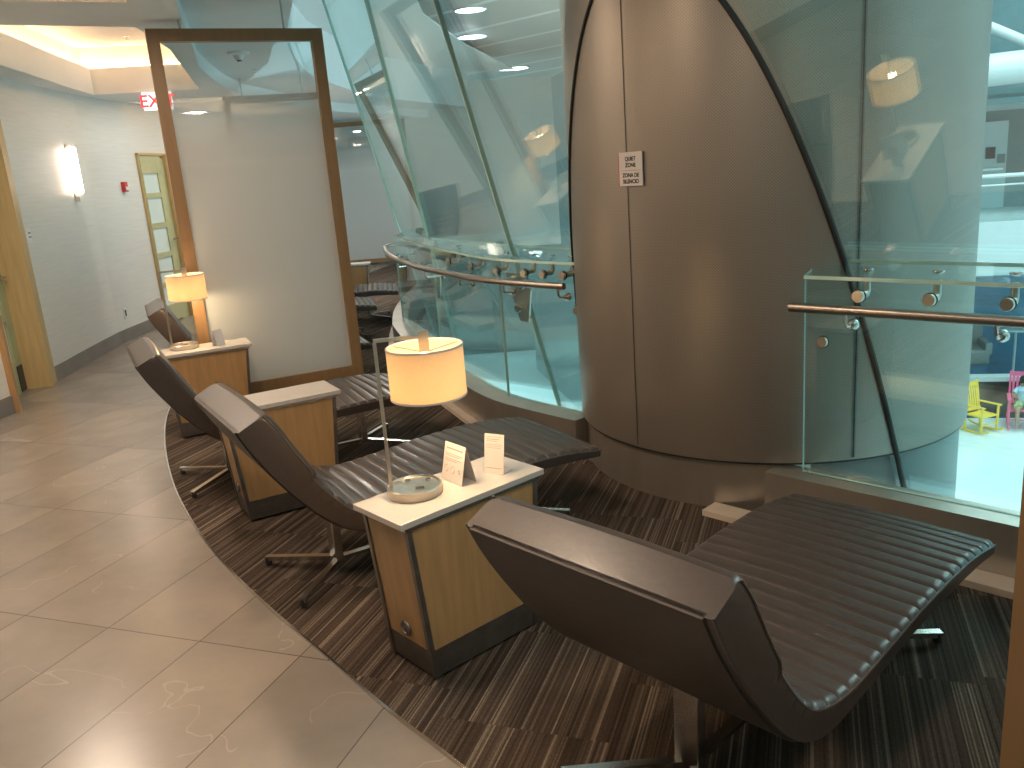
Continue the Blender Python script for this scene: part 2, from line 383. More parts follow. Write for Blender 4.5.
def on_wall(px, py):
    r = ray(px, py); best = None
    for a, b in zip(W[:-1], W[1:]):
        a, b = Vector(a), Vector(b); e = b - a
        den = r.x*e.y - r.y*e.x
        if abs(den) < 1e-9: continue
        t = (a.x*e.y - a.y*e.x)/den; k = (a.x*r.y - a.y*r.x)/den
        if t > 0 and -1e-6 <= k <= 1 and (best is None or t < best[0]): best = (t, math.atan2(e.y, e.x))
    t, ang = best; return EYE + r*t, ang

# near door (door_1): recessed olive frame with glass, maple jamb
A0, A1 = Vector((-3.86, 6.35)), Vector((-4.05, 7.25))
d1 = bpy.data.objects.new('door_1', None); C.objects.link(d1); d1['kind'] = 'structure'; d1.location = (A0.x, A0.y, 0)
dang = math.atan2((A1-A0).y, (A1-A0).x); d1.rotation_euler = (0, 0, dang); DW = (A1-A0).length
MB().box((DW+.0-.03, .10, 1.125), (.05, .26, 2.25)).done('door_jamb', m_maple_lt, d1)
MB().box((DW+.045, -.012, 1.1275), (.11, .022, 2.25)).done('architrave', m_maple_lt, d1)
MB().box((.0, -.01, 1.1), (.05, .05, 2.2)).done('architrave', m_maple, d1)
MB().box((DW/2, .1, 2.2), (DW, .26, .1)).done('door_head', m_maple_lt, d1)
mb = MB(); yy = .20
for x0, x1 in ((.02, .14), (DW-.20, DW-.055)): mb.box(((x0+x1)/2, yy, 1.07), (x1-x0, .045, 2.14))
for z0, z1 in ((0, .28), (.62, .68), (1.1, 1.16), (1.58, 1.64), (2.02, 2.14)): mb.box((DW/2, yy, (z0+z1)/2), (DW-.08, .044, z1-z0))
leaf = mb.done('door_leaf', m_olive, d1)
MB().box((DW/2, yy+.005, 1.1), (DW-.2, .012, 1.9)).done('glass_pane', m_frost, d1)
MB().box((DW-.14, yy-.027, .12), (.12, .008, .22)).done('kick_plate', m_dkmetal, d1)
MB().lathe([(0, 0), (.026, 0), (.026, .012), (.01, .014), (.01, .05)], 16, Matrix.Translation((DW-.12, yy-.022, .98)) @ Matrix.Rotation(PI/2, 4, 'X')).tube([(DW-.12, yy-.07, .98), (DW-.22, yy-.07, .98)], .009, 8).done('door_handle', m_chrome, d1)

# far door (door_2)
pL, aL = on_wall(143, 200); pR, aR = on_wall(190, 200)
a = math.atan2((pR-pL).y, (pR-pL).x); DW2 = max(.7, (pR.to_2d()-pL.to_2d()).length)
ztop = on_wall(137, 153)[0].z
d2 = bpy.data.objects.new('door_2', None); C.objects.link(d2); d2['kind'] = 'structure'; d2.location = (pL.x, pL.y, 0); d2.rotation_euler = (0, 0, a)
mb = MB(); mb.box((.012, -.012, ztop/2), (.024, .03, ztop)); mb.box((DW2/2, -.018, ztop-.015), (DW2, .04, .03)); mb.done('door_jamb', m_maple_lt, d2)
MB().box((DW2*.74, -.05, (ztop-.02)/2), (DW2*.52, .10, ztop-.02)).done('architrave', m_maple_lt, d2)
mb = MB(); hh = ztop-.06
for x0, x1 in ((.024, .045), (DW2*.33, DW2*.49)): mb.box(((x0+x1)/2, -.02, hh/2), (x1-x0, .03, hh))
for k in range(6): mb.box((DW2*.22, -.02, .12 + k*(hh-.2)/5), (DW2*.4, .028, .06 if k % 5 else .2))
mb.done('door_leaf', m_olive, d2)
MB().box((DW2*.2, -.012, hh/2), (DW2*.32, .012, hh-.1)).done('glass_pane', m_frost, d2)
MB().tube([(DW2*.42, -.035, 1.0), (DW2*.42, -.08, 1.0), (DW2*.32, -.08, 1.0)], .01, 8).done('door_handle', m_chrome, d2)

# ------------------------------------------------------------------ ceilings
A_ = [(-.1, -2.0), (-1.5, 2.0), (-3.1, 4.58), (-3.42, 5.13), (-3.62, 6.3), (-3.8, 7.4), (-3.97, 8.4), (-4.09, 9.27), (-4.17, 10.2), (-3.65, 13.3), (-2.1, 17)]
B_ = [(.5, -1.8), (-.9, 2.8), (-1.98, 5.12), (-2.23, 5.84), (-2.37, 6.8), (-2.62, 7.76), (-2.84, 8.6), (-3.06, 9.47), (-3.12, 10.4), (-2.85, 13.3), (-1.5, 17)]
E_ = [(.9, -1.6), (-.5, 3.1), (-1.74, 5.2), (-1.95, 5.9), (-2.2, 6.8), (-2.5, 7.8), (-2.66, 8.6), (-2.8, 9.5), (-2.88, 10.4), (-2.6, 13.3), (-1.2, 17)]
R_ = [(2.4, -.9), (.35, 3.45), (-.85, 5.3), (-1.24, 6.02), (-1.46, 6.8), (-1.70, 7.7), (-1.84, 8.6), (-1.95, 9.5), (-2.02, 10.4), (-1.8, 13.3), (-.4, 17)]
WW = [(-5.0, -2.35), (-4.7, 2.0), (-4.2, 4.5), (-4.1, 5.1), (-3.98, 6.3), (-4.16, 7.4), (-4.28, 8.3), (-4.36, 9.2), (-4.34, 10.2), (-3.9, 13.3), (-2.3, 17)]
trays = [(1, 2), (3, 7), (8, 9)]
def in_tray(i): return any(a <= i < b for a, b in trays)
def strip(mb, P, Q, i, z, th=.02):
    q = [P[i], Q[i], Q[i+1], P[i+1]]; mb.prism(q, z, z+th)
mb = MB()
for i in range(10):
    strip(mb, WW, A_, i, LOW); strip(mb, B_, E_, i, LOW)
    if not in_tray(i): strip(mb, A_, B_, i, LOW)
struct(mb.done('ceiling', m_ceil))
# raised strip above the screens, with its edge faces
STR = 2.735
mb = MB()
for i in range(10): strip(mb, E_, R_, i, STR)
mb.sweep(E_, [(-.003, LOW+.002), (.018, LOW+.002), (.018, STR+.015), (-.003, STR+.015)])
struct(mb.done('ceiling_strip', m_ceil))
# slot beside the glass
SL = 3.35
mb = MB(); gl_out = [(2.9, -.4), (.95, 3.75), (.1, 5.6), (-.2, 6.3), (-.4, 7), (-.55, 8), (-.65, 8.8), (-.7, 9.6), (-.7, 10.6), (-.3, 13.3), (.5, 17)]
for i in range(10): strip(mb, R_, gl_out, i, SL)
mb.sweep(R_, [(-.003, STR+.002), (.018, STR+.002), (.018, SL-.002), (-.003, SL-.002)])
struct(mb.done('ceiling_slot', m_ceil))
# coved trays
for k, (i0, i1) in enumerate(trays):
    loop = [Vector(A_[i]) for i in range(i0, i1+1)] + [Vector(B_[i]) for i in range(i1, i0-1, -1)]
    n = len(loop)
    def offs(d):
        out = []
        area = sum(loop[j].x*loop[(j+1) % n].y - loop[(j+1) % n].x*loop[j].y for j in range(n)); sg = 1 if area > 0 else -1
        for j in range(n):
            e0 = (loop[j]-loop[j-1]).normalized(); e1 = (loop[(j+1) % n]-loop[j]).normalized()
            n0 = Vector((e0.y, -e0.x))*sg; n1 = Vector((e1.y, -e1.x))*sg; nn = (n0+n1).normalized()
            out.append(loop[j] + nn*d/max(.5, nn.dot(n0)))
        return out
    b = MB(); L0, L1 = offs(-.004), offs(.14)
    def ring(P, z): return [b.bm.verts.new((p.x, p.y, z)) for p in P]
    rings = [ring(L0, LOW+.001), ring(L0, 2.86), ring(L1, 2.86), ring(L1, 3.08)]
    for Ra, Rb in zip(rings, rings[1:]):
        for j in range(n): b.bm.faces.new((Ra[j], Ra[(j+1) % n], Rb[(j+1) % n], Rb[j]))
    b.bm.faces.new(rings[-1])
    tr = struct(b.done('ceiling_tray', m_ceil))
    lm = MB(); Lm = offs(.09)
    for j in range(n):
        p, q = Lm[j], Lm[(j+1) % n]
        lm.bar((p.x, p.y, 2.872), (q.x, q.y, 2.872), .03, .012)
    lm.done('cove_light', m_cove, tr)

# ------------------------------------------------------------------ hanging screens
def screen(p0, p1, zb, zt, label, rod_top=STR, gm=None, group='framed screens hanging along the loungers'):
    p0, p1 = Vector(p0[:2]), Vector(p1[:2]); d = p1-p0; L = d.length; a = math.atan2(d.y, d.x)
    t = thing('hanging_screen', label, 'room divider', (p0.x, p0.y, 0), a, group); fw_, th = .075, .06
    mb = MB()
    mb.box((fw_/2, 0, (zb+zt)/2), (fw_, th, zt-zb)); mb.box((L-fw_/2, 0, (zb+zt)/2), (fw_, th, zt-zb))
    mb.box((L/2, 0, zb+fw_/2), (L-2*fw_, th, fw_)); mb.box((L/2, 0, zt-fw_/2), (L-2*fw_, th, fw_))
    mb.done('screen_frame', m_frame, t)
    MB().box((L/2, 0, (zb+zt)/2), (L-2*fw_, .012, zt-zb-2*fw_)).done('glass_panel', m_screen, t)
    for x in (L*.19, L*.78): MB().tube([(x, 0, zt), (x, 0, rod_top)], .009, 8).done('hanging_rod', m_steel, t)
    return t
ZB = .155
P0, P1 = at(208, 400, ZB), at(363, 373, ZB)
zt = (atY(147, 30, P0.y).z + atY(323, 28, P1.y).z)/2
screen(P0, P1, ZB, zt, 'tall wood-framed frosted glass screen hanging behind the cabinet with the farther lamp')
q0 = at(222, 97, zt); q1 = q0 + Vector((1.08, .33, 0)); q1.z = 0
screen(q0, q1, ZB, zt, 'second framed screen, its top seen faintly through the clear top of the nearest screen')
q1 = at(404, 118, zt); q0 = q1 - Vector((2.4, .12, 0))
screen(q0, q1, .03, zt, 'farthest framed screen, its wooden top rail beside the slanted glass')

pn = at(1027, 640, 0.0); pn = Vector((pn.x*.62, pn.y*.62))
screen(pn, pn + Vector((math.cos(math.radians(38)), math.sin(math.radians(38))))*1.1, ZB, zt, 'framed screen by the nearest lounger, only one wooden post in view')

# ------------------------------------------------------------------ chaises
CW = .67
topP = cr([(0, .80), (.04, .744), (.09, .648), (.165, .523), (.245, .422), (.32, .368), (.46, .338), (.67, .350), (.93, .372), (1.2, .374), (1.42, .345)], 10)
botP = cr([(-.105, .75), (-.05, .64), (.045, .495), (.155, .365), (.245, .295), (.36, .262), (.56, .275), (.8, .298), (1.06, .305), (1.27, .300), (1.40, .290)], 10)
def arcl(P):
    s = [0]
    for a_, b_ in zip(P, P[1:]): s.append(s[-1] + (b_-a_).length)
    return s
def samp(P, S, f):
    x = f*S[-1]
    for i in range(len(S)-1):
        if S[i+1] >= x or i == len(S)-2:
            k = (x-S[i])/max(1e-9, S[i+1]-S[i]); return P[i].lerp(P[i+1], min(1, max(0, k)))
ST, SB = arcl(topP), arcl(botP)
PAD = .30/ST[-1]
def chaise_body(f0, f1, N):
    b = MB(); rings = []; nrib = 24
    # offsets across the width: half ring from left bottom up over the top to right bottom
    r = .028; hw = CW/2
    for i in range(N+1):
        f = f0 + (f1-f0)*i/N; T = samp(topP, ST, f); B = samp(botP, SB, f); tv = T-B; th = tv.length; u = tv/th
        d = 0.0
        if f > PAD:
            ph = (f-PAD)/(1-PAD)*nrib; d = .014 + .012*(1-abs(math.sin(PI*ph)))**4 + .0025*(1-abs(math.sin(PI*ph)))
        er = 0.0
        for e, rr_ in (((f-f0)*ST[-1], .02 if f0 == 0 else 0), ((f1-f)*ST[-1], .02)):
            if e < rr_: er = max(er, rr_ - math.sqrt(max(0, rr_**2 - (rr_-e)**2)))
        top = th - er; pts = []
        prof = [(-hw, .004), (-hw, top*.45), (-hw, top-r)]
        for k in range(1, 6):
            a = k*PI/10; prof.append((-hw + r*(1-math.cos(a)), top - r + r*math.sin(a) - d*(.35+.65*k/5)))
        for k in range(1, 10):
            x = -hw + r + (CW-2*r)*k/10; prof.append((x, top - d + .006*math.sin(PI*k/10)))
        prof += [(-x, h) for x, h in reversed(prof[:8])]
        ring = []
        for x, h in prof:
            p = B + u*h; ring.append(b.bm.verts.new((p.x, x, p.y)))
        ring.append(b.bm.verts.new((B.x + .0, hw-.01, B.y))); ring.append(b.bm.verts.new((B.x, -hw+.01, B.y)))
        rings.append(ring)
    m = len(rings[0])
    for Aq, Bq in zip(rings, rings[1:]):
        for k in range(m): b.bm.faces.new((Aq[k], Aq[(k+1) % m], Bq[(k+1) % m], Bq[k]))
    b.bm.faces.new(rings[0][::-1]); b.bm.faces.new(rings[-1])
    return b
def make_chaise(label, group):
    t = thing('chaise_lounge', label, 'lounger', group=group)
    chaise_body(PAD, 1, 620).done('cushion', m_leather, t, True, 50)
    chaise_body(0, PAD, 60).done('headrest_pad', m_leather, t, True, 50)
    # underside shell
    mb = MB(); hw = CW/2-.02; N = 60; rings = []
    for i in range(N+1):
        f = i/N; B = samp(botP, SB, f); T = samp(topP, ST, f); u = (T-B).normalized(); lo = B - u*.006; hi = B + u*.01
        rings.append([mb.bm.verts.new((lo.x, -hw, lo.y)), mb.bm.verts.new((lo.x, hw, lo.y)), mb.bm.verts.new((hi.x, hw, hi.y)), mb.bm.verts.new((hi.x, -hw, hi.y))])
    for Aq, Bq in zip(rings, rings[1:]):
        for k in range(4): mb.bm.faces.new((Aq[k], Aq[(k+1) % 4], Bq[(k+1) % 4], Bq[k]))
    mb.bm.faces.new(rings[0][::-1]); mb.bm.faces.new(rings[-1]); mb.done('underside_shell', m_leather2, t, True, 40)
    for y in (-1, 1):
        pts = []
        for i in range(61):
            f = i/60; T = samp(topP, ST, f); B = samp(botP, SB, f); u = (T-B).normalized(); p = T - u*(.030 - (.014 if f < PAD else 0)); pts.append((p.x, y*(CW/2-.001), p.y))
        MB().tube(pts, .0032, 6).done('piping', m_pipe, t, True)
        pts = [(samp(botP, SB, i/40).x, y*(CW/2-.003), samp(botP, SB, i/40).y+.004) for i in range(41)]
        MB().tube(pts, .0025, 6).done('piping', m_pipe, t, True)
    for s, dr in ((.28, -1), (1.06, 1)):
        zt_ = .275 if s < .5 else .305
        MB().box((s, 0, (zt_+.03)/2+.0), (.035, .075, zt_-.03), bev=.004).done('pedestal', m_chrome, t)
        for y in (-1, 1):
            e = (s + dr*.23, y*.235, .032)
            lg = MB().bar((s, y*.012, .046), e, .026, .018).done('leg', m_chrome, t)
            MB().lathe([(0, 0), (.014, 0), (.014, .03), (.010, .034), (0, .034)], 12, Matrix.Translation((e[0]-dr*.008, e[1]-y*.008, .006))).done('foot_glide', m_dkmetal, lg)
    MB().box((.67, 0, .045), (.78, .03, .014)).done('stretcher', m_chrome, t)
    MB().box((.67, 0, .292-.016), (.76, .05, .016)).done('seat_rail', m_dkmetal, t)
    return t
GC = 'brown leather chaise longues in a curved row'
chaises = [
 ((.397, 1.385), 42.5, 'nearest brown leather chaise longue, its back to the viewer, in front of the metal shaft'),
 ((-.84, 2.755), 31, 'brown leather chaise longue behind the cabinet with the near lamp and the cards'),
 ((-1.70, 4.01), 27, 'brown leather chaise longue behind the bare cabinet, foot passing before the tall screen'),
 ((-2.33, 5.72), 23.5, 'brown leather chaise longue mostly hidden behind the tall screen, headrest beside the farther lamp'),
]
ch5 = at(372, 306, .34); ch6 = at(394, 291, .34); ch4b = None
proto = make_chaise('', GC)
def put(o, hx, hy, deg):
    a = math.radians(deg); o.location = (hx - math.sin(a)*CW/2, hy + math.cos(a)*CW/2, 0.0065); o.rotation_euler = (0, 0, a)
for i, ((hx, hy), deg, lab) in enumerate(chaises):
    o = proto if i == 0 else copy_tree(proto)
    o['label'] = lab; put(o, hx, hy, deg)
for fp, deg, lab in ((ch5, 14, 'brown leather chaise longue beyond the tall screen, only its foot end showing, nearer of two'), (ch6, 8, 'farthest brown leather chaise longue, foot end showing below the far cabinet')):
    a = math.radians(deg); o = copy_tree(proto); o['label'] = lab
    put(o, fp.x - 1.36*math.cos(a), fp.y - 1.36*math.sin(a), deg)

# ------------------------------------------------------------------ side cabinets
CH = .56
def make_cabinet():
    t = thing('side_cabinet', '', 'side table', group='maple side cabinets between the loungers')
    Lb, Lt, Wd = .44, .53, .24; z0, z1, zt_ = .012, .105, CH-.032
    def half(z): return (Lb + (Lt-Lb)*(z-z0)/(zt_-z0))/2
    def frus(za, zb, dx, dy, name, m):
        b = MB(); ha, hb, w = half(za)-dx, half(zb)-dx, Wd/2-dy
        v = [b.bm.verts.new(p) for p in ((-ha, -w, za), (ha, -w, za), (ha, w, za), (-ha, w, za), (-hb, -w, zb), (hb, -w, zb), (hb, w, zb), (-hb, w, zb))]
        for f in ((3, 2, 1, 0), (4, 5, 6, 7), (0, 1, 5, 4), (1, 2, 6, 5), (2, 3, 7, 6), (3, 0, 4, 7)): b.bm.faces.new([v[i] for i in f])
        return b.done(name, m, t)
    frus(z1, zt_, .003, .003, 'body', m_maple); frus(z0, z1, .002, .002, 'plinth', m_plinth)
    for sx in (-1, 1):
        for sy in (-1, 1):
            MB().bar((sx*(half(z0)-.006), sy*(Wd/2-.006), z0), (sx*(half(zt_)-.006), sy*(Wd/2-.006), zt_), .017, .017).done('corner_trim', m_plinth, t)
    MB().box((0, 0, zt_+.006), (Lt+.02, Wd+.012, .012)).done('shadow_trim', m_chrome, t)
    MB().box((0, 0, CH-.010), (.585, .262, .020), bev=.002).done('top', m_quartz, t)
    zc = .15; xg = -half(zc)-.001
    g = MB().lathe([(0, .004), (.014, .004), (.016, .001), (.019, .006), (.025, .005), (.027, 0)], 20, Matrix.Translation((xg, .0, zc)) @ Matrix.Rotation(-PI/2, 4, 'Y')).done('cable_grommet', m_plinth, t, True)
    return t
def bare_cab_set(o, x, y, deg, lab): o.location = (x, y, .006); o.rotation_euler = (0, 0, math.radians(deg)); o['label'] = lab
cab1 = make_cabinet()
cab_data = [(-.222, 2.565, 41, 'maple side cabinet with pale top holding the near lamp and two cards'),
            (-1.155, 3.95, 29, 'maple side cabinet with a bare pale top between two loungers'),
            (-2.0, 5.43, 24, 'maple side cabinet carrying the farther lamp, in front of the tall screen')]
pf = at(350, 264, .566); cab_data.append((pf.x-.05, pf.y+.0, 5, 'far maple side cabinet seen past the tall screen by the glass'))
for i, (x, y, d, lab) in enumerate(cab_data):
    bare_cab_set(cab1 if i == 0 else copy_tree(cab1), x, y, d, lab)

# ------------------------------------------------------------------ lamps
TOPZ = CH + .0062
def make_lamp():
    t = thing('table_lamp', '', 'lamp', group='brushed nickel table lamps')
    MB().lathe([(0, 0), (.086, 0), (.088, .003), (.088, .028), (.085, .031), (.079, .031), (.077, .027), (0, .027)], 48).done('base', m_nickel, t, True)
    for x, y in ((-.02, .045), (.045, .03)):
        MB().lathe([(0, 0), (.009, 0), (.009, .006), (.004, .008), (0, .008)], 14, Matrix.Translation((x, y, .027))).done('switch_button', m_chrome, t, True)
    MB().box((.015, -.03, .0285), (.028, .012, .004)).box((.015, -.03, .0309), (.018, .005, .002)).done('power_socket', m_plinth, t)
    mb = MB(); pw = .011
    mb.box((-.074, 0, .257), (pw, pw, .512-.027)); mb.box((-.002, 0, .505), (.15, pw, pw)); mb.done('pole', m_nickel, t)
    MB().box((.075, 0, .488), (.032, .012, .066)).done('finial_plate', m_nickel, t)
    cx = .075; zb, ztp, r = .314, .476, .119; th = .0025
    M4 = Matrix.Translation((cx, 0, 0))
    sh = MB().lathe([(r, zb), (r, ztp), (r-th, ztp), (r-th, zb), (r, zb)], 64, M4).done('shade', m_shade, t, True)
    m_rim = m_paper
    MB().lathe([(r+.001, zb), (r+.001, zb+.006), (r-.004, zb+.006), (r-.004, zb), (r+.001, zb)], 64, M4).done('rim', m_rim, sh, True)
    MB().lathe([(r+.001, ztp-.006), (r+.001, ztp), (r-.004, ztp), (r-.004, ztp-.006), (r+.001, ztp-.006)], 64, M4).done('rim', m_rim, sh, True)
    mb = MB()
    for k in range(3):
        a = k*2*PI/3 + .4; mb.tube([(cx, 0, ztp-.022), (cx + (r-.003)*math.cos(a), (r-.003)*math.sin(a), ztp-.008)], .0018, 6)
    mb.done('spider', m_nickel, sh)
    MB().lathe([(0, .335), (.020, .343), (.028, .36), (.026, .385), (.014, .41), (.013, .455), (0, .456)], 20, M4).done('bulb', m_bulb, t, True)
    l = bpy.data.lights.new('lamp_glow', 'POINT'); l.energy = 4.5; l.color = (1, .70, .38); l.shadow_soft_size = .04
    lo = bpy.data.objects.new('lamp_glow', l); C.objects.link(lo); lo.parent = t; lo.location = (cx, 0, .318)
    return t
lp = make_lamp()
lp['label'] = 'lit table lamp with drum shade on the nearer cabinet beside two cards'
lp.location = (-.335, 2.525, TOPZ); lp.rotation_euler = (0, 0, math.radians(8))
l2 = copy_tree(lp); l2['label'] = 'lit table lamp with drum shade on the farther cabinet by the tall screen'
l2.location = (-2.12, 5.43, TOPZ); l2.rotation_euler = (0, 0, math.radians(12))

# ------------------------------------------------------------------ cards on the near cabinet
def strips(mb, rows, w, y, org, R):
    for z, x0, x1, h in rows:
        c = org + R @ Vector(((x0+x1)/2, y, z)); mb.box(c, (x1-x0, .0004, h), R=R)
def tent():
    a = math.radians(-52); o = thing('tent_card', 'folded white tent card with three printed symbols, standing next to the near lamp base', 'card', (at(459, 480, TOPZ)), a)
    o.location.z = TOPZ; w, h, dpt = .115, .125, .03
    al = math.atan2(dpt, h); RF = Matrix.Rotation(-al, 3, 'X'); RB = Matrix.Rotation(al, 3, 'X'); sl = math.hypot(h, dpt)
    mb = MB(); mb.box(Vector((0, -dpt/2, h/2)), (w, .0008, sl), R=RF); mb.box(Vector((0, dpt/2, h/2)), (w, .0008, sl), R=RB); mb.done('card', m_paper, o)
    t = MB(); org = Vector((0, -dpt, 0)) ; rows = [(.110, -.045, .045, .005), (.092, -.048, .045, .002), (.086, -.048, .03, .002), (.076, -.048, .045, .002), (.070, -.048, .02, .002)]
    strips(t, rows, w, -.0008, org, RF)
    for cx in (-.036, 0, .036):
        for k in range(10):
            a0 = k*2*PI/10; a1 = (k+1)*2*PI/10; r = .011 if cx != .036 else .006
            p = org + RF @ Vector((cx + r*math.cos(a0), -.001, .042 + r*1.1*math.sin(a0))); q = org + RF @ Vector((cx + r*math.cos(a1), -.001, .042 + r*1.1*math.sin(a1)))
            t.bar(p, q, .0004, .0014)
    t.done('printed_text', m_print, o)
tent()
p = at(494, 474, TOPZ)
o = thing('information_card', 'small upright printed card at the far end of the near cabinet', 'card', (p.x, p.y, TOPZ), math.radians(-30))
RF = Matrix.Rotation(math.radians(-10), 3, 'X'); w, h = .075, .135
MB().box(RF @ Vector((0, 0, h/2)), (w, .0012, h), R=RF).box((0, .03, .001), (w, .06, .0015)).done('card', m_paper, o)
t = MB(); strips(t, [(.125, -.03, .03, .002), (.117, -.03, .02, .003), (.111, -.03, .012, .002), (.100, -.03, .03, .0015), (.094, -.03, .03, .0015), (.088, -.03, .025, .0015), (.020, -.03, .03, .002)], w, -.0012, Vector((0, 0, 0)), RF)
t.done('printed_text', m_print, o)
p = at(219, 345, TOPZ)
o = thing('folded_card', 'small folded card on the cabinet beside the farther lamp', 'card', (p.x, p.y, TOPZ), math.radians(60))
MB().box((0, -.012, .05), (.07, .001, .105), R=Matrix.Rotation(-.2, 3, 'X')).box((0, .012, .05), (.07, .001, .105), R=Matrix.Rotation(.2, 3, 'X')).done('card', m_paper, o)

# ------------------------------------------------------------------ shaft, curb, guard
def cyl_shell(a0, a1, z0, z1, R, th=.03, n=96):
    b = MB(); rs = []
    for i in range(n+1):
        a = a0 + (a1-a0)*i/n; c, s = math.cos(a), math.sin(a)
        rs.append([b.bm.verts.new((CYL.x + r*c, CYL.y + r*s, z)) for r, z in ((R, z0), (R, z1), (R-th, z1), (R-th, z0))])
    for A, B in zip(rs, rs[1:]):
        for k in range(4): b.bm.faces.new((A[k], A[(k+1) % 4], B[(k+1) % 4], B[k]))
    return b
shaft = thing('metal_clad_shaft', 'tall round shaft clad in perforated bronze-coloured metal, bulging through the slanted glass', 'column', (CYL.x, CYL.y, .24))
def to_shaft(o): o.parent = shaft; o.matrix_parent_inverse = Matrix.Translation(-Vector((CYL.x, CYL.y, .24))); return o
to_shaft(cyl_shell(0, 2*PI, .24, 5.2, CR, n=128).done('perforated_cladding', m_perf, None, True))
to_shaft(cyl_shell(0, 2*PI, -4.7, .232, CR-.03, n=96).done('lower_cladding', m_out_wall, None, True))
to_shaft(cyl_shell(0, 2*PI, .230, .242, CR-.004, n=96).done('shadow_joint', m_black, None, True))
def seam(px, py, w=.004, mt=m_black, rr=CR, z0=.25, z1=5.1):
    p = at_cyl(px, py); a = math.atan2(p.y-CYL.y, p.x-CYL.x); da = w/CR/2
    to_shaft(cyl_shell(a-da, a+da, z0, z1, rr+.0015, .004, 2).done('panel_joint', mt))
    return a
seam(629, 215)
seam(859, 230, .02, m_plinth); seam(859, 230, .005, m_black, CR+.002)

# curb: foot profile swept round the guard line, and round the shaft
ZC = .225
def sweep_path(name, path, prof, m, smooth=False): return MB().sweep([(p[0], p[1]) for p in path], prof).done(name, m, None, smooth)
# travel away from the shaft to the left: left of travel = atrium side (negative offset = lounge side is right)
def prof_curb(sgn, w): return [(sgn*-w, .001), (sgn*-w, ZC), (sgn*.05, ZC), (sgn*.05, -.35), (sgn*-.02, -.35), (sgn*-.02, .001)]
GL = [(p.x, p.y) for p in G_left]; GF = [(p.x, p.y) for p in G_far[1:]]
struct(sweep_path('trim_2', GL+GF, prof_curb(-1, .10), m_steel))
struct(sweep_path('trim_3', [G_right[0] - (G_right[1]-G_right[0]).normalized()*.12, G_right[1]], prof_curb(1, .09), m_steel))
aL_ = math.atan2(4.13-CYL.y, .36-CYL.x); aR_ = math.atan2(3.27-CYL.y, 1.10-CYL.x)
if aL_ < 0: aL_ += 2*PI
if aR_ < 0: aR_ += 2*PI
b = cyl_shell(aL_ - .30, aR_ + .13, .001, .230, CR-.022, .09, 32); struct(b.done('trim_4', m_steel, None, True))
# low ledges at the foot of the curb
def ledge(name, path, o0, o1): struct(MB().sweep(path, [(o0, .003), (o0, .032), (o1, .032), (o1, .003)]).done(name, m_beige))
pA = at(697, 499, 0); gr = (G_right[1]-G_right[0]).normalized(); nr = Vector((-gr.y, gr.x))
ledge('trim_5', [(G_right[0].x - nr.x*.15 - gr.x*.36, G_right[0].y - nr.y*.15 - gr.y*.36), (G_right[1].x - nr.x*.15, G_right[1].y - nr.y*.15)], -.05, .058)
ledge('trim_6', [(p.x, p.y) for p in (G_left[5:] + G_far[1:])], .155, .095)

# glazing planes
nR = Vector((.7115, .6552, .2538)); nR.normalize(); dR = 3.4413/Vector((.7115, .6552, .2538)).length
E_az = math.radians(35); E_el = math.radians(14.5)
nE = Vector((math.cos(E_el)*math.cos(E_az), math.cos(E_el)*math.sin(E_az), math.sin(E_el)))
ZS = 1.03
cE = Vector((.395, 4.33, ZS)) + Vector((.17, .12, 0)); dE = nE.dot(cE)
def hit_dir(P, D, n, d): return P + D*((d - n.dot(P))/n.dot(D))
# J1 joint line in plane E
j1a, j1b = at_plane(435, 0, nE, dE), at_plane(540, 343, nE, dE); dj1 = (j1b-j1a).normalized()
def on_line(P, D, z): return P + D*((z-P.z)/D.z)
def plane_from(P, D, hdir):
    n = D.cross(Vector((hdir[0], hdir[1], 0))).normalized()
    if n.x < 0: n = -n
    return n, n.dot(P)
nW, dW = plane_from(j1a, dj1, (-.56, 1.12))
j2a, j2b = at_plane(371, 19, nW, dW), at_plane(427, 234, nW, dW); dj2 = (j2b-j2a).normalized()
nV, dV = plane_from(j2a, dj2, (-.27, 1.2))
j3a, j3b = at_plane(338, 45, nV, dV), at_plane(402, 236, nV, dV); dj3 = (j3b-j3a).normalized()
ZT, ZL = 3.33, -.8
mR = nR.cross(nE)                                                     # meeting line of the two panes either side of the shaft
A_m = Matrix((nR, nE, mR)); P_m = A_m.inverted() @ Vector((dR, dE, 0)); dm = mR.normalized()
def hline(n, d, z, P):                                                # point on plane n at height z nearest plan point P
    h = Vector((n.x, n.y)); k = (d - n.z*z - h.dot(Vector(P)))/h.length_squared; return Vector((P[0]+h.x*k, P[1]+h.y*k, z))
def pane(q, n, label, name='curtain_wall_pane', m=m_curtain, th=.02, cat='glass pane', group='slanted panes of the atrium glazing'):
    o = MB().slab(q, n, th).done(name, [m, m_edge]); c = sum((Vector(p) for p in q), Vector())/len(q); rehome(o, c); tag(o, label, cat, group); return o
ed = Vector((-nR.y, nR.x, 0)).normalized()*-1
s_in = Vector((.95, 3.75))
pR_in_b, pR_in_t = hline(nR, dR, ZL, (1.35, 4.2)), hline(nR, dR, ZT, (.75, 3.6))
pane([pR_in_b, pR_in_b + ed*3.2, pR_in_t + ed*3.2, pR_in_t], nR, 'slanted atrium glass pane meeting the shaft on the side of the rocking chairs')
e2 = Vector((-nE.y, nE.x, 0)).normalized()
pane([on_line(j1a, dj1, ZL), on_line(j1a, dj1, ZT), hline(nE, dE, ZT, (.85, 3.85)), hline(nE, dE, ZL, (1.15, 4.5))], nE, 'slanted atrium glass pane between its first joint and the shaft, above the glass guard')
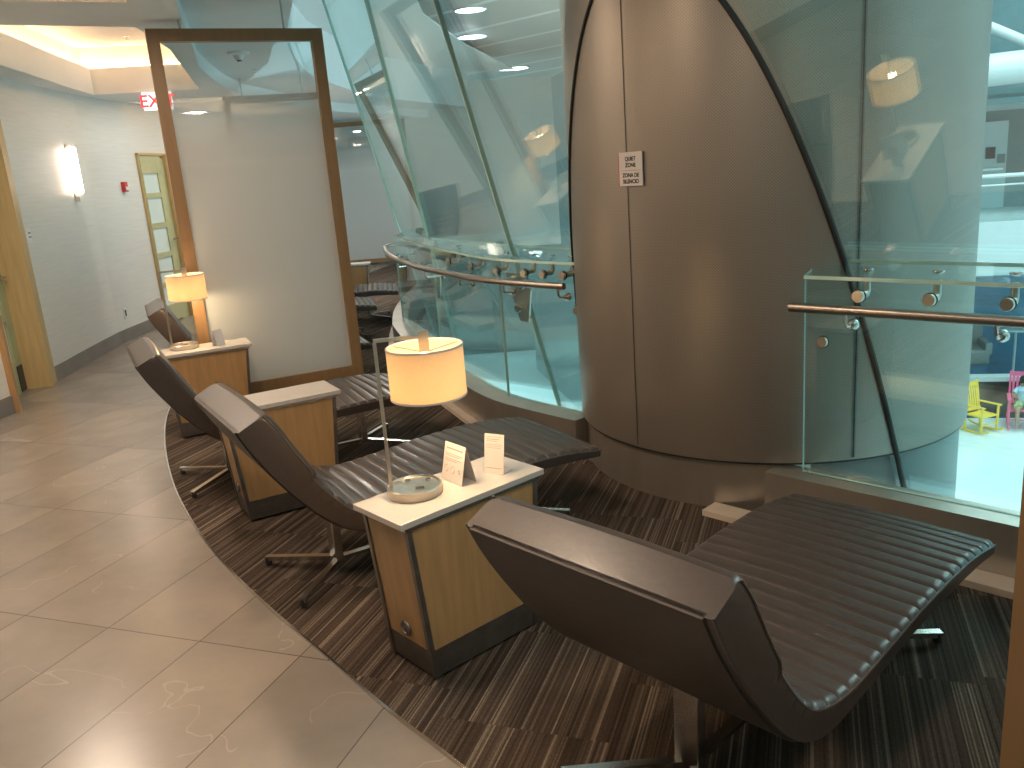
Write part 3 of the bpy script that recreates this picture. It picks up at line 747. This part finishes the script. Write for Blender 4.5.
pane([on_line(j2a, dj2, ZL), on_line(j2a, dj2, ZT), on_line(j1a, dj1, ZT), on_line(j1a, dj1, ZL)], nW, 'slanted atrium glass pane between two joints, above the curved handrail')
pane([on_line(j3a, dj3, ZL), on_line(j3a, dj3, ZT), on_line(j2a, dj2, ZT), on_line(j2a, dj2, ZL)], nV, 'farthest slanted atrium glass pane, ending by the far screen')
# silicone joints
for i, (P_, D_) in enumerate(((j1a, dj1), (j2a, dj2), (j3a, dj3))):
    a_, b_ = on_line(P_, D_, ZL), on_line(P_, D_, ZT); off_ = -nW*.006
    o = MB().bar(a_+off_, b_+off_, .009, .010).done('glass_joint', m_edge)
    rehome(o, (a_+b_)/2); tag(o, ['pale sealed joint of the slanted glass nearest the shaft', 'pale sealed joint in the slanted glass, second from the shaft', 'pale edge joint where the slanted glass ends by the far screen'][i], 'joint', 'joints of the slanted glazing')
# black gasket where the glass meets the shaft
def gasket_pts(n, d, a0, a1, N=80, rr=CR+.004):
    out = []
    for i in range(N+1):
        a = a0 + (a1-a0)*i/N; x, y = CYL.x + rr*math.cos(a), CYL.y + rr*math.sin(a); z = (d - n.x*x - n.y*y)/n.z
        if -.8 < z < 3.3: out.append(Vector((x, y, z)))
    return out
gp = gasket_pts(nR, dR, math.radians(235), math.radians(322))
gk = MB().tube(gp, .012, 8).done('shaft_gasket', m_gasket, None, True); tag(rehome(gk, gp[0]), 'black rubber gasket curving down where the slanted glass meets the shaft', 'gasket')
gp = gasket_pts(nR, dR, math.radians(232), math.radians(165))
if len(gp) > 2:
    gk = MB().tube(gp, .008, 8).done('shaft_gasket', m_gasket, None, True); tag(rehome(gk, gp[0]), 'thin dark gasket along the far flank of the shaft above the curved handrail', 'gasket')

# glass guard
GT = 1.035
g_near = thing('glass_guard', 'straight clear glass guard with a level glass shelf, beside the shaft on the side of the rocking chairs', 'glass guard', (G_right[0].x, G_right[0].y, ZC))
g_far = thing('glass_guard', 'curved glass guard of several panes running from the shaft to the far screens', 'glass guard', (G_left[0].x, G_left[0].y, ZC))
g_near['label'] = 'straight clear glass guard beside the shaft on the rocking chair side'
def pinto(par, o):
    M4 = o.matrix_basis.copy(); o.parent = par; o.matrix_parent_inverse = Matrix.Identity(4); o.matrix_basis = Matrix.Translation(-par.location) @ M4
    for k in ('label', 'category', 'group'):
        if k in o: del o[k]
    return o
def guard_pane(p, q, z0, z1, label, out=1):
    p, q = Vector(p), Vector(q); d = (q-p).normalized(); n = Vector((-d.y, d.x))*out; g = .004
    p = p + d*g; q = q - d*g
    quad = [(p.x, p.y, z0), (q.x, q.y, z0), (q.x, q.y, z1), (p.x, p.y, z1)]
    o = MB().slab(quad, (n.x, n.y, 0), .014).done('guard_pane', [m_guard, m_edge]); rehome(o, ((p.x+q.x)/2, (p.y+q.y)/2, z0))
    return pinto(g_near if out == 1 else g_far, o)
guard_pane(G_right[0], G_right[1], ZC+.002, GT, 'upright clear guard pane on the curb beside the shaft, seen behind the straight handrail', 1)
gl_pts = [G_left[0], G_left[5], G_left[15], G_left[25]]
labs = ['upright guard pane next to the shaft behind the curved handrail', 'upright guard pane, second from the shaft along the curved handrail', 'last upright guard pane at the far end of the curved handrail']
for (p, q), lb in zip(zip(gl_pts, gl_pts[1:]), labs): guard_pane(p, q, ZC+.002, GT, lb, 1 if False else -1)
SLP = .045
def shelf(path_in, path_out, label):
    b = MB(); n = len(path_in); z0, z1 = GT+.001, GT+.015
    v = [[b.bm.verts.new((p[0], p[1], z)) for z in (z0, z1)] for p in path_in] + [[b.bm.verts.new((p[0], p[1], z + SLP)) for z in (z0, z1)] for p in list(path_out)[::-1]]
    b.bm.faces.new([x[0] for x in v][::-1]); b.bm.faces.new([x[1] for x in v]); m_ = len(v)
    for k in range(m_):
        f = b.bm.faces.new((v[k][0], v[(k+1) % m_][0], v[(k+1) % m_][1], v[k][1])); f.material_index = 1
    o = b.done('guard_shelf', [m_guard, m_edge]); rehome(o, (path_in[0][0], path_in[0][1], z0)); return pinto(g_near if 'straight' in label else g_far, o)
ro = [hline(nR, dR, GT, p) for p in (G_right[0] + Vector((.05, .06)), G_right[1])]
shelf([G_right[0] - Vector((.0, .0)), G_right[1]], [(ro[0].x, ro[0].y), (ro[1].x, ro[1].y)], 'level glass shelf between the straight guard and the slanted glass')
pin, pout = [], []
for i, p in enumerate(G_left[:-2]):
    n_, d_ = (nE, dE) if p.y < 5.0 else ((nW, dW) if p.y < 6.1 else (nV, dV)); h = hline(n_, d_, GT, p); v = (h.to_2d()-p)
    if v.length > .35: v = v.normalized()*.35
    pin.append(p); pout.append((p.x + v.x, p.y + v.y))
shelf(pin, pout, 'level glass shelf curving between the guard and the slanted glass')

# handrails
def offs_path(P, o):
    out = []
    for i, p in enumerate(P):
        d = (P[min(i+1, len(P)-1)] - P[max(i-1, 0)]).normalized(); out.append(p + Vector((-d.y, d.x))*o)
    return out
ZH = .935
hr = offs_path(H_left, .075)
if (hr[3]-Vector((0, 0))).length > (G_left[3]-Vector((0, 0))).length: hr = offs_path(H_left, -.075)
h3 = [Vector((p.x, p.y, ZH)) for p in hr]; h3[0] += Vector((-.03, .05, 0))
e = h3[-1]; h3 += [e + Vector((.02, .12, .005)), e + Vector((.10, .20, .01)), e + Vector((.2, .22, .01))]
o = thing('handrail', 'curved metal handrail along the glass guard beyond the shaft', 'handrail', h3[0])
def under(o, c): c.parent = o; c.matrix_parent_inverse = Matrix.Translation(-o.location); return c
under(o, MB().tube(h3, .019, 14).done('rail', m_rail, None, True))
def bracket(o, p, q):
    """p on the rail axis, q on the guard glass"""
    p, q = Vector(p), Vector(q); n = (q-p).normalized()
    pts = [p + Vector((0, 0, -.015)), p + Vector((0, 0, -.05)), p + Vector((0, 0, -.062)) + n*.012, Vector((q.x, q.y, p.z-.066)) - n*.01]
    mb = MB().tube(pts, .007, 8); M4 = Matrix.Translation(Vector((q.x, q.y, p.z-.066)) - n*.022) @ n.to_track_quat('Z', 'Y').to_matrix().to_4x4()
    mb.lathe([(0, -.002), (.014, -.002), (.018, .006), (.022, .012), (.022, .021), (0, .021)], 16, M4)
    under(o, mb.done('rail_bracket', m_chrome, None, True))
for i in (1, 4, 8, 13, 18, 23):
    q = G_left[i]; p = h3[i]; bracket(o, p, (q.x, q.y, p.z))
n2 = Vector((-gr.y, gr.x)); rs_ = G_right[0] - n2*.075 - gr*.02; re_ = G_right[1] - n2*.075
if (rs_).length > G_right[0].length + .1: rs_ = G_right[0] + n2*.075 - gr*.02; re_ = G_right[1] + n2*.075
o = thing('handrail', 'straight metal handrail along the glass guard on the near side of the shaft', 'handrail', (rs_.x, rs_.y, ZH))
under(o, MB().tube([(rs_.x, rs_.y, ZH), (re_.x, re_.y, ZH)], .019, 14).done('rail', m_rail, None, True))
for s in (.225, .74, 1.3, 1.9):
    q = G_right[0] + gr*(s-.02); p = rs_ + gr*s; bracket(o, (p.x, p.y, ZH), (q.x, q.y, ZH))
# glass clamps: disc on the guard, arm up to a disc on the shelf
def clamp(q, nin, label):
    q = Vector((q[0], q[1])); nin = Vector((nin[0], nin[1])).normalized(); z = GT-.055
    t = thing('glass_clamp', label, 'clamp', (q.x, q.y, z), math.atan2(nin.y, nin.x), 'x')
    pinto(g_near if 'straight' in label else g_far, t)
    Mx = Matrix.Rotation(PI/2, 4, 'Y')
    MB().lathe([(0, .024), (.021, .024), (.023, .020), (.023, .008), (0, .008)], 20, Mx).done('front_disc', m_nickel, t, True)
    MB().lathe([(0, .008), (.025, .008), (.026, .003), (0, .001)], 20, Mx).done('gasket_ring', m_black, t, True)
    MB().tube([(-.014, 0, 0), (-.05, 0, 0), (-.062, 0, .012), (-.064, 0, .062)], [.016, .016, .015, .012], 12).done('elbow', m_steel, t, True)
    MB().lathe([(0, .085), (.010, .085), (.021, .092), (.021, .097), (0, .099)], 20, Matrix.Translation((-.064, 0, 0))).done('top_disc', m_chrome, t, True)
    return t
for k, s in enumerate((.225, .48, .73, .98, 1.23)):
    clamp(G_right[0] + gr*s, -n2 if (G_right[0]-n2).length < G_right[0].length else n2, ['steel glass clamp nearest the shaft above the straight handrail', 'steel glass clamp, second from the shaft above the straight handrail', 'steel glass clamp, third from the shaft above the straight handrail', 'steel glass clamp beyond the third above the straight handrail', 'steel glass clamp at the outer end of the straight handrail'][k])
def lerp_path(P, s):
    for a_, b_ in zip(P, P[1:]):
        L = (b_-a_).length
        if s <= L: return a_ + (b_-a_)*(s/L), (b_-a_).normalized()
        s -= L
    return P[-1], (P[-1]-P[-2]).normalized()
for k, s in enumerate((.12, .27, .42, .68, 1.05, 1.5)):
    q, d = lerp_path(G_left, s); n_ = Vector((-d.y, d.x)); n_ = n_ if (q + n_).length < q.length else -n_
    clamp(q, n_, ['first steel glass clamp from the shaft above the curved handrail', 'second steel glass clamp from the shaft above the curved handrail', 'third steel glass clamp from the shaft above the curved handrail', 'fourth steel glass clamp from the shaft above the curved handrail', 'fifth steel glass clamp from the shaft above the curved handrail', 'farthest steel glass clamp above the curved handrail'][k])
def button(q, nin, z, label):
    a = math.atan2(nin.y, nin.x); t = thing('glass_standoff', label, 'glass fixing', (q.x, q.y, z), a, 'x')
    pinto(g_near if 'straight' in label else g_far, t)
    Mx = Matrix.Rotation(PI/2, 4, 'Y')
    MB().lathe([(0, .016), (.019, .016), (.021, .013), (.021, .003), (0, .003)], 20, Mx).done('cap', m_nickel, t, True)
    MB().lathe([(0, .003), (.024, .003), (.024, .0008), (0, .0008)], 20, Mx).done('gasket_ring', m_black, t)
nri = -n2 if (G_right[0]-n2).length < G_right[0].length else n2
button(G_right[0] + gr*.085, nri, .79, 'round steel fixing on the guard glass below the straight handrail')
q, d = lerp_path(G_left, .035); n_ = Vector((-d.y, d.x)); n_ = n_ if (q + n_).length < q.length else -n_
button(q, n_, .80, 'round steel fixing on the guard glass below the end of the curved handrail')
# triangular patch fittings on the glazing joints
for (P_, D_, n_, lb) in ((j1a, dj1, nE, 'triangular steel plate on the slanted glass joint nearest the shaft'), (j2a, dj2, nW, 'triangular steel plate on the second slanted glass joint')):
    c = on_line(P_, D_, .80); w_ = n_.cross(Vector((0, 0, 1))).normalized(); u_ = -D_ if D_.z < 0 else D_
    t = thing('patch_fitting', lb, 'bracket', c, 0, 'triangular fittings of the slanted glazing')
    q = [c - n_*.01 + w_*a_ + u_*b_ - c for a_, b_ in ((-.11, .13), (.10, .13), (.10, .02), (-.02, -.20), (-.11, -.20))]
    MB().slab(q, -n_, .012).done('plate', m_steel, t)
    for a_, b_ in ((-.06, .08), (.05, .06), (-.06, -.1)):
        M4 = Matrix.Translation(-n_*.022 + w_*a_ + u_*b_) @ (-n_).to_track_quat('Z', 'Y').to_matrix().to_4x4()
        MB().lathe([(0, .03), (.025, .03), (.028, .024), (.028, 0), (0, 0)], 16, M4).done('bolt', m_chrome, t, True)

# ------------------------------------------------------------------ quiet zone sign on the shaft
pc = at_cyl(631, 169, CR+.006); na_ = math.atan2(pc.y-CYL.y, pc.x-CYL.x)
sg = thing('quiet_zone_sign', 'small square white sign reading QUIET ZONE in two languages on the shaft', 'sign', pc, na_ + PI/2)
MB().box((0, 0, 0), (.132, .006, .142), bev=.001).done('plate', m_paper, sg)
MB().box((-.067, 0, 0), (.004, .0065, .142)).done('red_edge', m_red, sg)
MB().box((0, -.0034, -.006), (.112, .0006, .0018)).done('divider_line', m_print, sg)
m_ink = mat('black_ink', (.03, .025, .02), .6)
def text(body, size, loc, rot, m, parent, name, ext=.0004):
    cu = bpy.data.curves.new(name, 'FONT'); cu.body = body; cu.size = size; cu.align_x = 'CENTER'; cu.align_y = 'CENTER'; cu.extrude = ext; cu.offset = .0007 if size < .1 else .003
    o = bpy.data.objects.new('tmp', cu); C.objects.link(o); bpy.context.view_layer.update()
    me = bpy.data.meshes.new_from_object(o.evaluated_get(bpy.context.evaluated_depsgraph_get())); bpy.data.objects.remove(o)
    me.materials.clear(); me.materials.append(m); o = bpy.data.objects.new(name, me); C.objects.link(o); o.parent = parent; o.location = loc; o.rotation_euler = rot; return o
for s_, z_ in (('QUIET', .042), ('ZONE', .016), ('ZONA DE', -.026), ('SILENCIO', -.052)):
    o = text(s_, .0235, (0, -.0036, z_), (PI/2, 0, 0), m_ink, sg, 'lettering'); o.scale = (.9, 1.0, 1)
    # heavier strokes
    o.data.transform(Matrix.Identity(4))

# ------------------------------------------------------------------ wall fixtures
def wall_thing(px, py, name, label, cat, group=None):
    p, a = on_wall(px, py); return thing(name, label, cat, p, a, group)          # local x along wall, -y into the room
s = wall_thing(70, 171, 'wall_sconce', 'lit vertical wall sconce on the pale curved wall', 'wall light')
MB().box((0, -.008, 0), (.05, .014, .5)).done('backplate', m_chrome, s)
MB().tube([(0, -.05, -.215), (0, -.05, .215)], .042, 20).done('tube_lens', m_sconce, s, True)
for z in (-.235, .235): MB().box((0, -.042, z), (.05, .075, .035)).done('end_cap', m_white, s)
for z in (-.275,): MB().box((0, -.02, z), (.03, .035, .05)).done('mounting_tab', m_chrome, s)
p, a = on_wall(215, 0) if False else (None, None)
s = thing('wall_sconce', 'small lit sconce on the far wall, seen faintly through the tall screen', 'wall light', (-3.93, 12.2, 1.75), math.atan2(1.7, .35))
MB().box((0, -.008, 0), (.05, .014, .5)).done('backplate', m_chrome, s); MB().tube([(0, -.05, -.215), (0, -.05, .215)], .042, 16).done('tube_lens', m_sconce, s, True)
s = wall_thing(123, 187, 'fire_alarm', 'small red fire alarm on the curved wall beside the far door', 'alarm')
MB().box((0, -.02, 0), (.085, .04, .11), bev=.004).done('housing', m_red, s)
MB().box((.0, -.043, -.02), (.05, .012, .04), bev=.004).done('strobe', m_white, s)
s = wall_thing(28, 236, 'wall_switch', 'white switch plate on the curved wall beside the near door', 'switch')
MB().box((0, -.006, 0), (.085, .012, .13), bev=.002).done('plate', m_white, s)
for z in (.025, -.01): MB().box((.005, -.014, z), (.04, .006, .012)).done('button', m_out_blue, s)
s = wall_thing(125, 313, 'power_outlet', 'small power outlet low on the curved wall', 'outlet')
MB().box((0, -.004, 0), (.07, .008, .115), bev=.002).done('plate', m_white, s)
MB().box((0, -.009, 0), (.03, .004, .07)).done('socket', m_dkmetal, s)
pe = at(156, 91, 2.595)
t = thing('exit_sign', 'illuminated red EXIT sign hanging below the ceiling by the tall screen', 'sign', (pe.x, pe.y, 2.595-.11), math.radians(16))
t.scale = (.9, .9, .9); t.location.z = 2.595-.1
MB().box((0, 0, 0), (.32, .035, .20), bev=.003).done('sign_box', m_exit, t)
text('EXIT', .19, (0.0, -.019, -.005), (PI/2, 0, 0), m_exitred, t, 'lettering', .001)
MB().box((0, 0, .104), (.10, .03, .012)).done('ceiling_plate', m_white, t)
# ceiling fittings
for px, py, z, lab in ((126, 36, 3.078, 'small sprinkler head in the warm lit ceiling tray'), (254, 69, STR, 'small sprinkler head in the raised ceiling beyond the tall screen')):
    p = at(px, py, z); t = thing('sprinkler_head', lab, 'sprinkler', (p.x, p.y, z), 0, 'ceiling sprinkler heads')
    MB().lathe([(0, -.045), (.02, -.045), (.02, -.042), (.006, -.04), (.007, -.006), (.03, -.004), (.03, -.0005), (0, -.0005)], 16).done('head', m_chrome, t, True)
p = at(238, 52, STR); t = thing('smoke_detector', 'white ceiling detector with a dark lens, seen through the top of the tall screen', 'detector', (p.x, p.y, STR))
MB().lathe([(0, -.07), (.03, -.068), (.04, -.05), (.05, -.03), (.09, -.02), (.10, -.0005), (0, -.0005)], 20).done('housing', m_white, t, True)
MB().lathe([(0, -.082), (.02, -.08), (.025, -.068), (0, -.066)], 14).done('lens', m_dkmetal, t, True)

# ------------------------------------------------------------------ the atrium outside
struct(MB().box((6, 14, -4.85), (60, 50, .3)).done('floor_atrium', m_out_floor))
sA, sB, sC = at(450, 66, 3.6), at(560, 44, 3.6), at(450, 86, 3.6)
SA = math.atan2((sB-sA).y, (sB-sA).x); SP_ = .5*max(.8, abs(-math.sin(SA)*(sC-sA).x + math.cos(SA)*(sC-sA).y))
print('SOFFIT', math.degrees(SA), SP_)
def soffit_mat():
    m = mat('slatted_metal_soffit', (.40, .45, .46), .4); t, N, L = nt(m); b = N['Principled BSDF']
    tc = N.new('ShaderNodeTexCoord'); s_ = N.new('ShaderNodeSeparateXYZ'); L.new(tc.outputs['Object'], s_.inputs[0])
    g_ = N.new('ShaderNodeNewGeometry'); s_ = N.new('ShaderNodeSeparateXYZ'); L.new(g_.outputs['Position'], s_.inputs[0]); f = math_n(t, 'FRACT', math_n(t, 'DIVIDE', math_n(t, 'ADD', math_n(t, 'MULTIPLY', s_.outputs[0], -math.sin(SA)), math_n(t, 'MULTIPLY', s_.outputs[1], math.cos(SA))), SP_)); l = math_n(t, 'LESS_THAN', f, .09)
    L.new(mixc(t, l, (.30, .35, .36), (.62, .68, .68)), b.inputs['Base Color']); return m
sd = Vector((-.178, .984)); ZF = 3.6
o = MB().box((-4, 0, .1), (8, 24, .2)).done('ceiling_atrium', soffit_mat()); o.location = (3.7, 9.4, ZF); o.rotation_euler = (0, 0, math.atan2(sd.y, sd.x) - PI/2)
o.location = Vector((1.8, 20, 0)) - Vector((sd.x, sd.y, 0))*3.0 + Vector((0, 0, ZF)); struct(o)
# stripes run across: handled in object space along x
for px, py, r_ in ((470, 9, .22), (472, 36, .25), (513, 68, .36)):
    p = at(px, py, ZF); t = thing('atrium_downlight', {9: 'bright round downlight, nearest of three in the slatted atrium ceiling', 36: 'bright round downlight, middle of three in the slatted atrium ceiling', 68: 'bright round downlight, farthest of three in the slatted atrium ceiling'}[py], 'ceiling light', (p.x, p.y, ZF), 0, 'downlights in the slatted atrium ceiling')
    MB().lathe([(0, -.012), (r_*.9, -.012), (r_*.9, -.004), (0, -.004)], 28).done('lens', m_downlight, t)
    MB().lathe([(r_*.9, -.02), (r_, -.02), (r_, -.0005), (r_*.9, -.0005), (r_*.9, -.02)], 28).done('rim', m_out_white, t)
# wall under the soffit edge
o = MB().box((0, 0, -.6), (.25, 12, 8.2)).done('wall_atrium', m_out_wall); wp = Vector((1.8, 20)) + sd*-.3; o.location = (wp.x+.15, wp.y, .1+.0); o.rotation_euler = (0, 0, math.atan2(sd.y, sd.x) - PI/2); struct(o)
struct(MB().box((-4.5, 29, -.7), (18, .3, 8.6)).done('wall_atrium_back', m_out_wall))
# walkway across the atrium beyond the curved guard
o = MB().prism([(-.3, 10.5), (3.2, 8.2), (3.9, 9.4), (.2, 12)], -2.2, -1.9).done('atrium_walkway', m_out_wall); rehome(o, (1.5, 10, -2.2)); tag(o, 'grey walkway slab below the curved glass guard', 'walkway')

# facade beyond the rocking chairs: runs along fdir
f0 = at(965, 418, -4.7); f1 = at(1024, 418, -4.7); fd = (f1-f0).to_2d().normalized(); fa = math.atan2(fd.y, fd.x); fn = Vector((-fd.y, fd.x))
def fbox(name, m, x0, x1, y0, y1, z0, z1, kind=True):
    o = MB().box(((x0+x1)/2, (y0+y1)/2, (z0+z1)/2), (x1-x0, y1-y0, z1-z0)).done(name, m); o.location = (f0.x, f0.y, 0); o.rotation_euler = (0, 0, fa)
    if kind: struct(o)
    return o
fbox('wall_facade_base', m_out_dark, -6, 6, 0, .2, -4.7, -3.84)
fbox('trim_7', m_out_white, -6, 6, -.05, .25, -3.84, -3.74)
fbox('wall_shop', m_out_blue, -6, 6, 2.2, 2.4, -4.7, -1.3)
fbox('floor_gallery', m_out_white, -8, 8, .1, 6, -1.5, -.35)
fbox('wall_gallery', m_out_wall, -8, 8, 4, 4.2, -.35, 2.1)
fbox('trim_8', m_out_white, -8, 8, 3.7, 4, 2.0, 2.14)
fbox('ceiling_gallery', m_out_teal, -8, 8, 1.5, 4, 2.3, 2.42)
fbox('wall_facade_upper', m_out_teal, -12, 14, 7, 7.3, -.3, 14)
fbox('roof_atrium', m_out_teal, -4, 14, -1, 7, 9.5, 9.7)
# gallery door with notices
gd = thing('gallery_door', 'white door with small notices in the grey gallery wall across the atrium', 'door', (f0.x + fd.x*.45 + fn.x*3.98, f0.y + fd.y*.45 + fn.y*3.98, -.35), fa)
MB().box((.55, -.03, 1.05), (1.15, .06, 2.1)).done('door_leaf', m_out_white, gd)
MB().box((.75, -.07, 1.35), (.22, .02, .28)).done('notice', m_out_dark, gd); MB().box((1.0, -.07, 1.2), (.18, .02, .22)).done('notice', m_out_wall, gd)
MB().box((.6, -.08, .95), (.9, .03, .06)).done('push_bar', m_chrome, gd)
# gallery railing
gr_ = thing('gallery_railing', 'glass railing with pale rail along the gallery across the atrium', 'railing', (f0.x, f0.y, -.35), fa)
MB().box((0, .25, .45), (14, .02, .9)).done('glass_panel', m_guard, gr_); MB().tube([(-7, .25, .95), (7, .25, .95)], .045, 10).done('top_rail', m_out_white, gr_)
MB().tube([(-7, .25, .76), (7, .25, .76)], .02, 8).done('mid_rail', m_out_white, gr_)
# roof beam and struts
rb = thing('roof_truss', 'white tubular roof truss across the atrium', 'truss', (f0.x, f0.y, 0), fa)
MB().tube([(-6, .6, 2.62), (6, .6, 2.9)], .33, 20).done('main_tube', m_out_white, rb, True)
MB().tube([(-1.2, .2, 6.1), (2.9, .2, 2.9)], .2, 14).done('brace', m_out_white, rb, True)
MB().tube([(-2, 2.5, 5.2), (2, 2.5, 3.1)], .12, 12).done('brace', m_out_white, rb, True)
# furniture in the blue shop
for i, (x, w_, h_, y_) in enumerate(((.25, 1.0, .9, 1.4), (1.35, .6, 1.0, 1.5))):
    t = thing('waiting_armchair' if i == 0 else 'cafe_table', 'grey upholstered armchair in the blue waiting area across the atrium' if i == 0 else 'small pale cafe table in the blue waiting area across the atrium', 'armchair' if i == 0 else 'table', (f0.x + fd.x*x + fn.x*y_, f0.y + fd.y*x + fn.y*y_, -3.74 if False else -4.7 + .0), fa)
    if i == 0:
        MB().box((0, 0, 1.15), (.9, .8, .35), bev=.05).done('seat', m_out_wall, t); MB().box((0, .35, 1.55), (.9, .18, .7), bev=.05).done('backrest', m_out_wall, t)
        for sx in (-1, 1): MB().box((sx*.42, -.02, 1.35), (.16, .75, .3), bev=.04).done('armrest', m_out_wall, t)
        MB().box((0, 0, .5), (.8, .7, 1.0)).done('raised_base', m_out_blue, t)
    else:
        MB().lathe([(0, 1.7), (.35, 1.7), (.35, 1.74), (0, 1.74)], 20).done('table_top', m_out_white, t); MB().tube([(0, 0, 0), (0, 0, 1.7)], .03, 8).done('leg', m_out_white, t)
        MB().lathe([(0, 0), (.22, 0), (.22, .02), (0, .03)], 16).done('base', m_out_white, t)

# rocking chairs
def rocking_chair(m, loc, rz, label):
    t = thing('rocking_chair', label, 'rocking chair', loc, rz, None)   # faces -y
    MB().box((0, -.02, .42), (.52, .46, .03), bev=.008).done('seat', m, t)
    for sx in (-1, 1):
        mb = MB(); pts = [(sx*.25, -.42 + .95*k/10, .03 + .09*((k/5-1)**2)) for k in range(11)]
        for a_, b_ in zip(pts, pts[1:]): mb.bar(a_, b_, .03, .045)
        mb.done('rocker', m, t)
        MB().bar((sx*.26, -.22, .04), (sx*.26, -.24, .66), .04, .04).done('leg', m, t)
        MB().bar((sx*.25, .20, .06), (sx*.24, .36, 1.16), .04, .04).done('back_post', m, t)
        MB().bar((sx*.27, -.30, .67), (sx*.26, .27, .66), .07, .025).done('armrest', m, t)
    MB().bar((-.26, .345, 1.10), (.26, .345, 1.10), .03, .09).done('top_rail', m, t); MB().bar((-.25, .23, .50), (.25, .23, .50), .03, .06).done('lower_rail', m, t)
    for k in range(6):
        x = -.18 + .072*k; MB().bar((x, .235, .50), (x, .34, 1.10), .045, .012).done('back_slat', m, t)
    MB().bar((-.26, -.22, .22), (.26, -.22, .22), .025, .025).done('stretcher', m, t)
    return t
yc = at(980, 431, -4.7); pcx = at(1021, 427, -4.7)
yrc = rocking_chair(m_yellow, (yc.x, yc.y, -4.7), math.radians(22), 'yellow wooden rocking chair on the white atrium floor')
yrc.scale = (.9, .9, .9)
rocking_chair(m_pink, (pcx.x, pcx.y, -4.7), math.radians(-28), 'pink wooden rocking chair with a child sitting in it')
def figure():
    t = thing('person', 'child in a pale blue top and patterned shorts sitting in the pink rocking chair', 'person', (pcx.x, pcx.y, -4.7), math.radians(-28))
    me = bpy.data.meshes.new('body')
    V = [(0, .02, .50, .10), (0, .05, .66, .095), (0, .07, .82, .10), (0, .06, .90, .045), (0, .04, .98, .085), (0, .03, 1.06, .075),
         (-.13, .05, .82, .042), (-.19, -.08, .70, .034), (-.10, -.22, .74, .028), (.13, .05, .82, .042), (.19, -.08, .70, .034), (.10, -.22, .74, .028),
         (-.09, -.05, .50, .075), (-.11, -.30, .50, .055), (-.11, -.34, .26, .04), (-.11, -.36, .14, .03), (-.11, -.45, .12, .028),
         (.09, -.05, .50, .075), (.11, -.30, .50, .055), (.11, -.34, .26, .04), (.11, -.36, .14, .03), (.11, -.45, .12, .028)]
    Ed = [(0, 1), (1, 2), (2, 3), (3, 4), (4, 5), (2, 6), (6, 7), (7, 8), (2, 9), (9, 10), (10, 11), (0, 12), (12, 13), (13, 14), (14, 15), (15, 16), (0, 17), (17, 18), (18, 19), (19, 20), (20, 21)]
    me.from_pydata([v[:3] for v in V], Ed, []); o = bpy.data.objects.new('body', me); C.objects.link(o); o.parent = t
    sk = o.modifiers.new('skin', 'SKIN'); sk.use_smooth_shade = True
    for i, v in enumerate(V): me.skin_vertices[0].data[i].radius = (v[3], v[3])
    me.skin_vertices[0].data[0].use_root = True
    o.modifiers.new('sub', 'SUBSURF').levels = 1; o.modifiers['sub'].render_levels = 2; me.materials.append(m_skin)
    m_top = mat('pale_blue_cotton', (.45, .60, .72), .8, noise=.05, nscale=20); m_short = mat('patterned_cotton', (.35, .45, .22), .8, noise=.7, nscale=28); m_hair = mat('dark_hair', (.02, .014, .01), .6, noise=.2, nscale=40)
    MB().lathe([(.12, .50), (.125, .6), (.13, .75), (.14, .83), (.09, .90), (.05, .905)], 20, Matrix.Translation((0, .05, 0))).tube([(-.10, .05, .84), (-.17, -.02, .76)], .055, 10).tube([(.10, .05, .84), (.17, -.02, .76)], .055, 10).done('shirt', m_top, t, True)
    MB().tube([(-.07, .04, .51), (-.11, -.26, .51)], [.10, .075], 12).tube([(.07, .04, .51), (.11, -.26, .51)], [.10, .075], 12).done('shorts', m_short, t, True)
    MB().lathe([(.088, .98), (.094, 1.03), (.085, 1.09), (.05, 1.13), (0, 1.14)], 16, Matrix.Translation((0, .05, 0))).done('hair', m_hair, t, True)
    for sx in (-1, 1): MB().box((sx*.03, -.05, 1.02), (.016, .01, .008)).done('eye', m_out_dark, t)
    MB().lathe([(0, -.012), (.01, 0), (0, .012)], 8, Matrix.Translation((0, -.055, 1.0))).done('nose', m_skin, t)
figure()
# far left side of the atrium: brightened by an added fill lamp below
# ------------------------------------------------------------------ world and lights
w = bpy.data.worlds.new('sky'); sc.world = w; w.use_nodes = True; N = w.node_tree.nodes; L = w.node_tree.links
bg = N['Background']; bg.inputs[0].default_value = (.50, .87, .93, 1); bg.inputs[1].default_value = 1.1
def area(name, loc, size, e, col, rot=(0, 0, 0), sy=None):
    l = bpy.data.lights.new(name, 'AREA'); l.energy = e; l.color = col; l.size = size
    if sy: l.shape = 'RECTANGLE'; l.size_y = sy
    o = bpy.data.objects.new(name, l); C.objects.link(o); o.location = loc; o.rotation_euler = rot; return o
WARM = (1, .76, .55)
area('atrium_fill', (12, 13, 9.2), 12, 2100, (.82, 1, 1))  # unseen fill lamp added to brighten the white atrium floor
_v = Vector((.5, 22, -4.7)) - Vector((-9, 20, 7))
area('atrium_fill', (-9, 20, 7), 4, 1600, (.70, 1, 1), _v.to_track_quat('-Z', 'Y').to_euler())  # out-of-view fill added to lift the atrium below the curved guard
for i, (x, y) in enumerate([(-.2, 1.0), (-2.2, 2.9), (-.8, 2.5), (1.3, .4), (-3.0, 5.0), (-1.6, 4.4)]):
    area('lounge_fill', (x, y, 2.55), .25, 13, WARM)  # assumed ceiling lamps, added to light the lounge; no fittings modelled
for i, (x, y, pw_) in enumerate([(-3.1, 5.2, 10), (-3.3, 9.9, 7), (-1.6, 11.2, 30), (-2.6, 12.2, 30)]):
    area('lounge_fill', (x, y, 2.56), .14, pw_, (1, .87, .74))  # added fill for the wall side and far screens, without any fitting
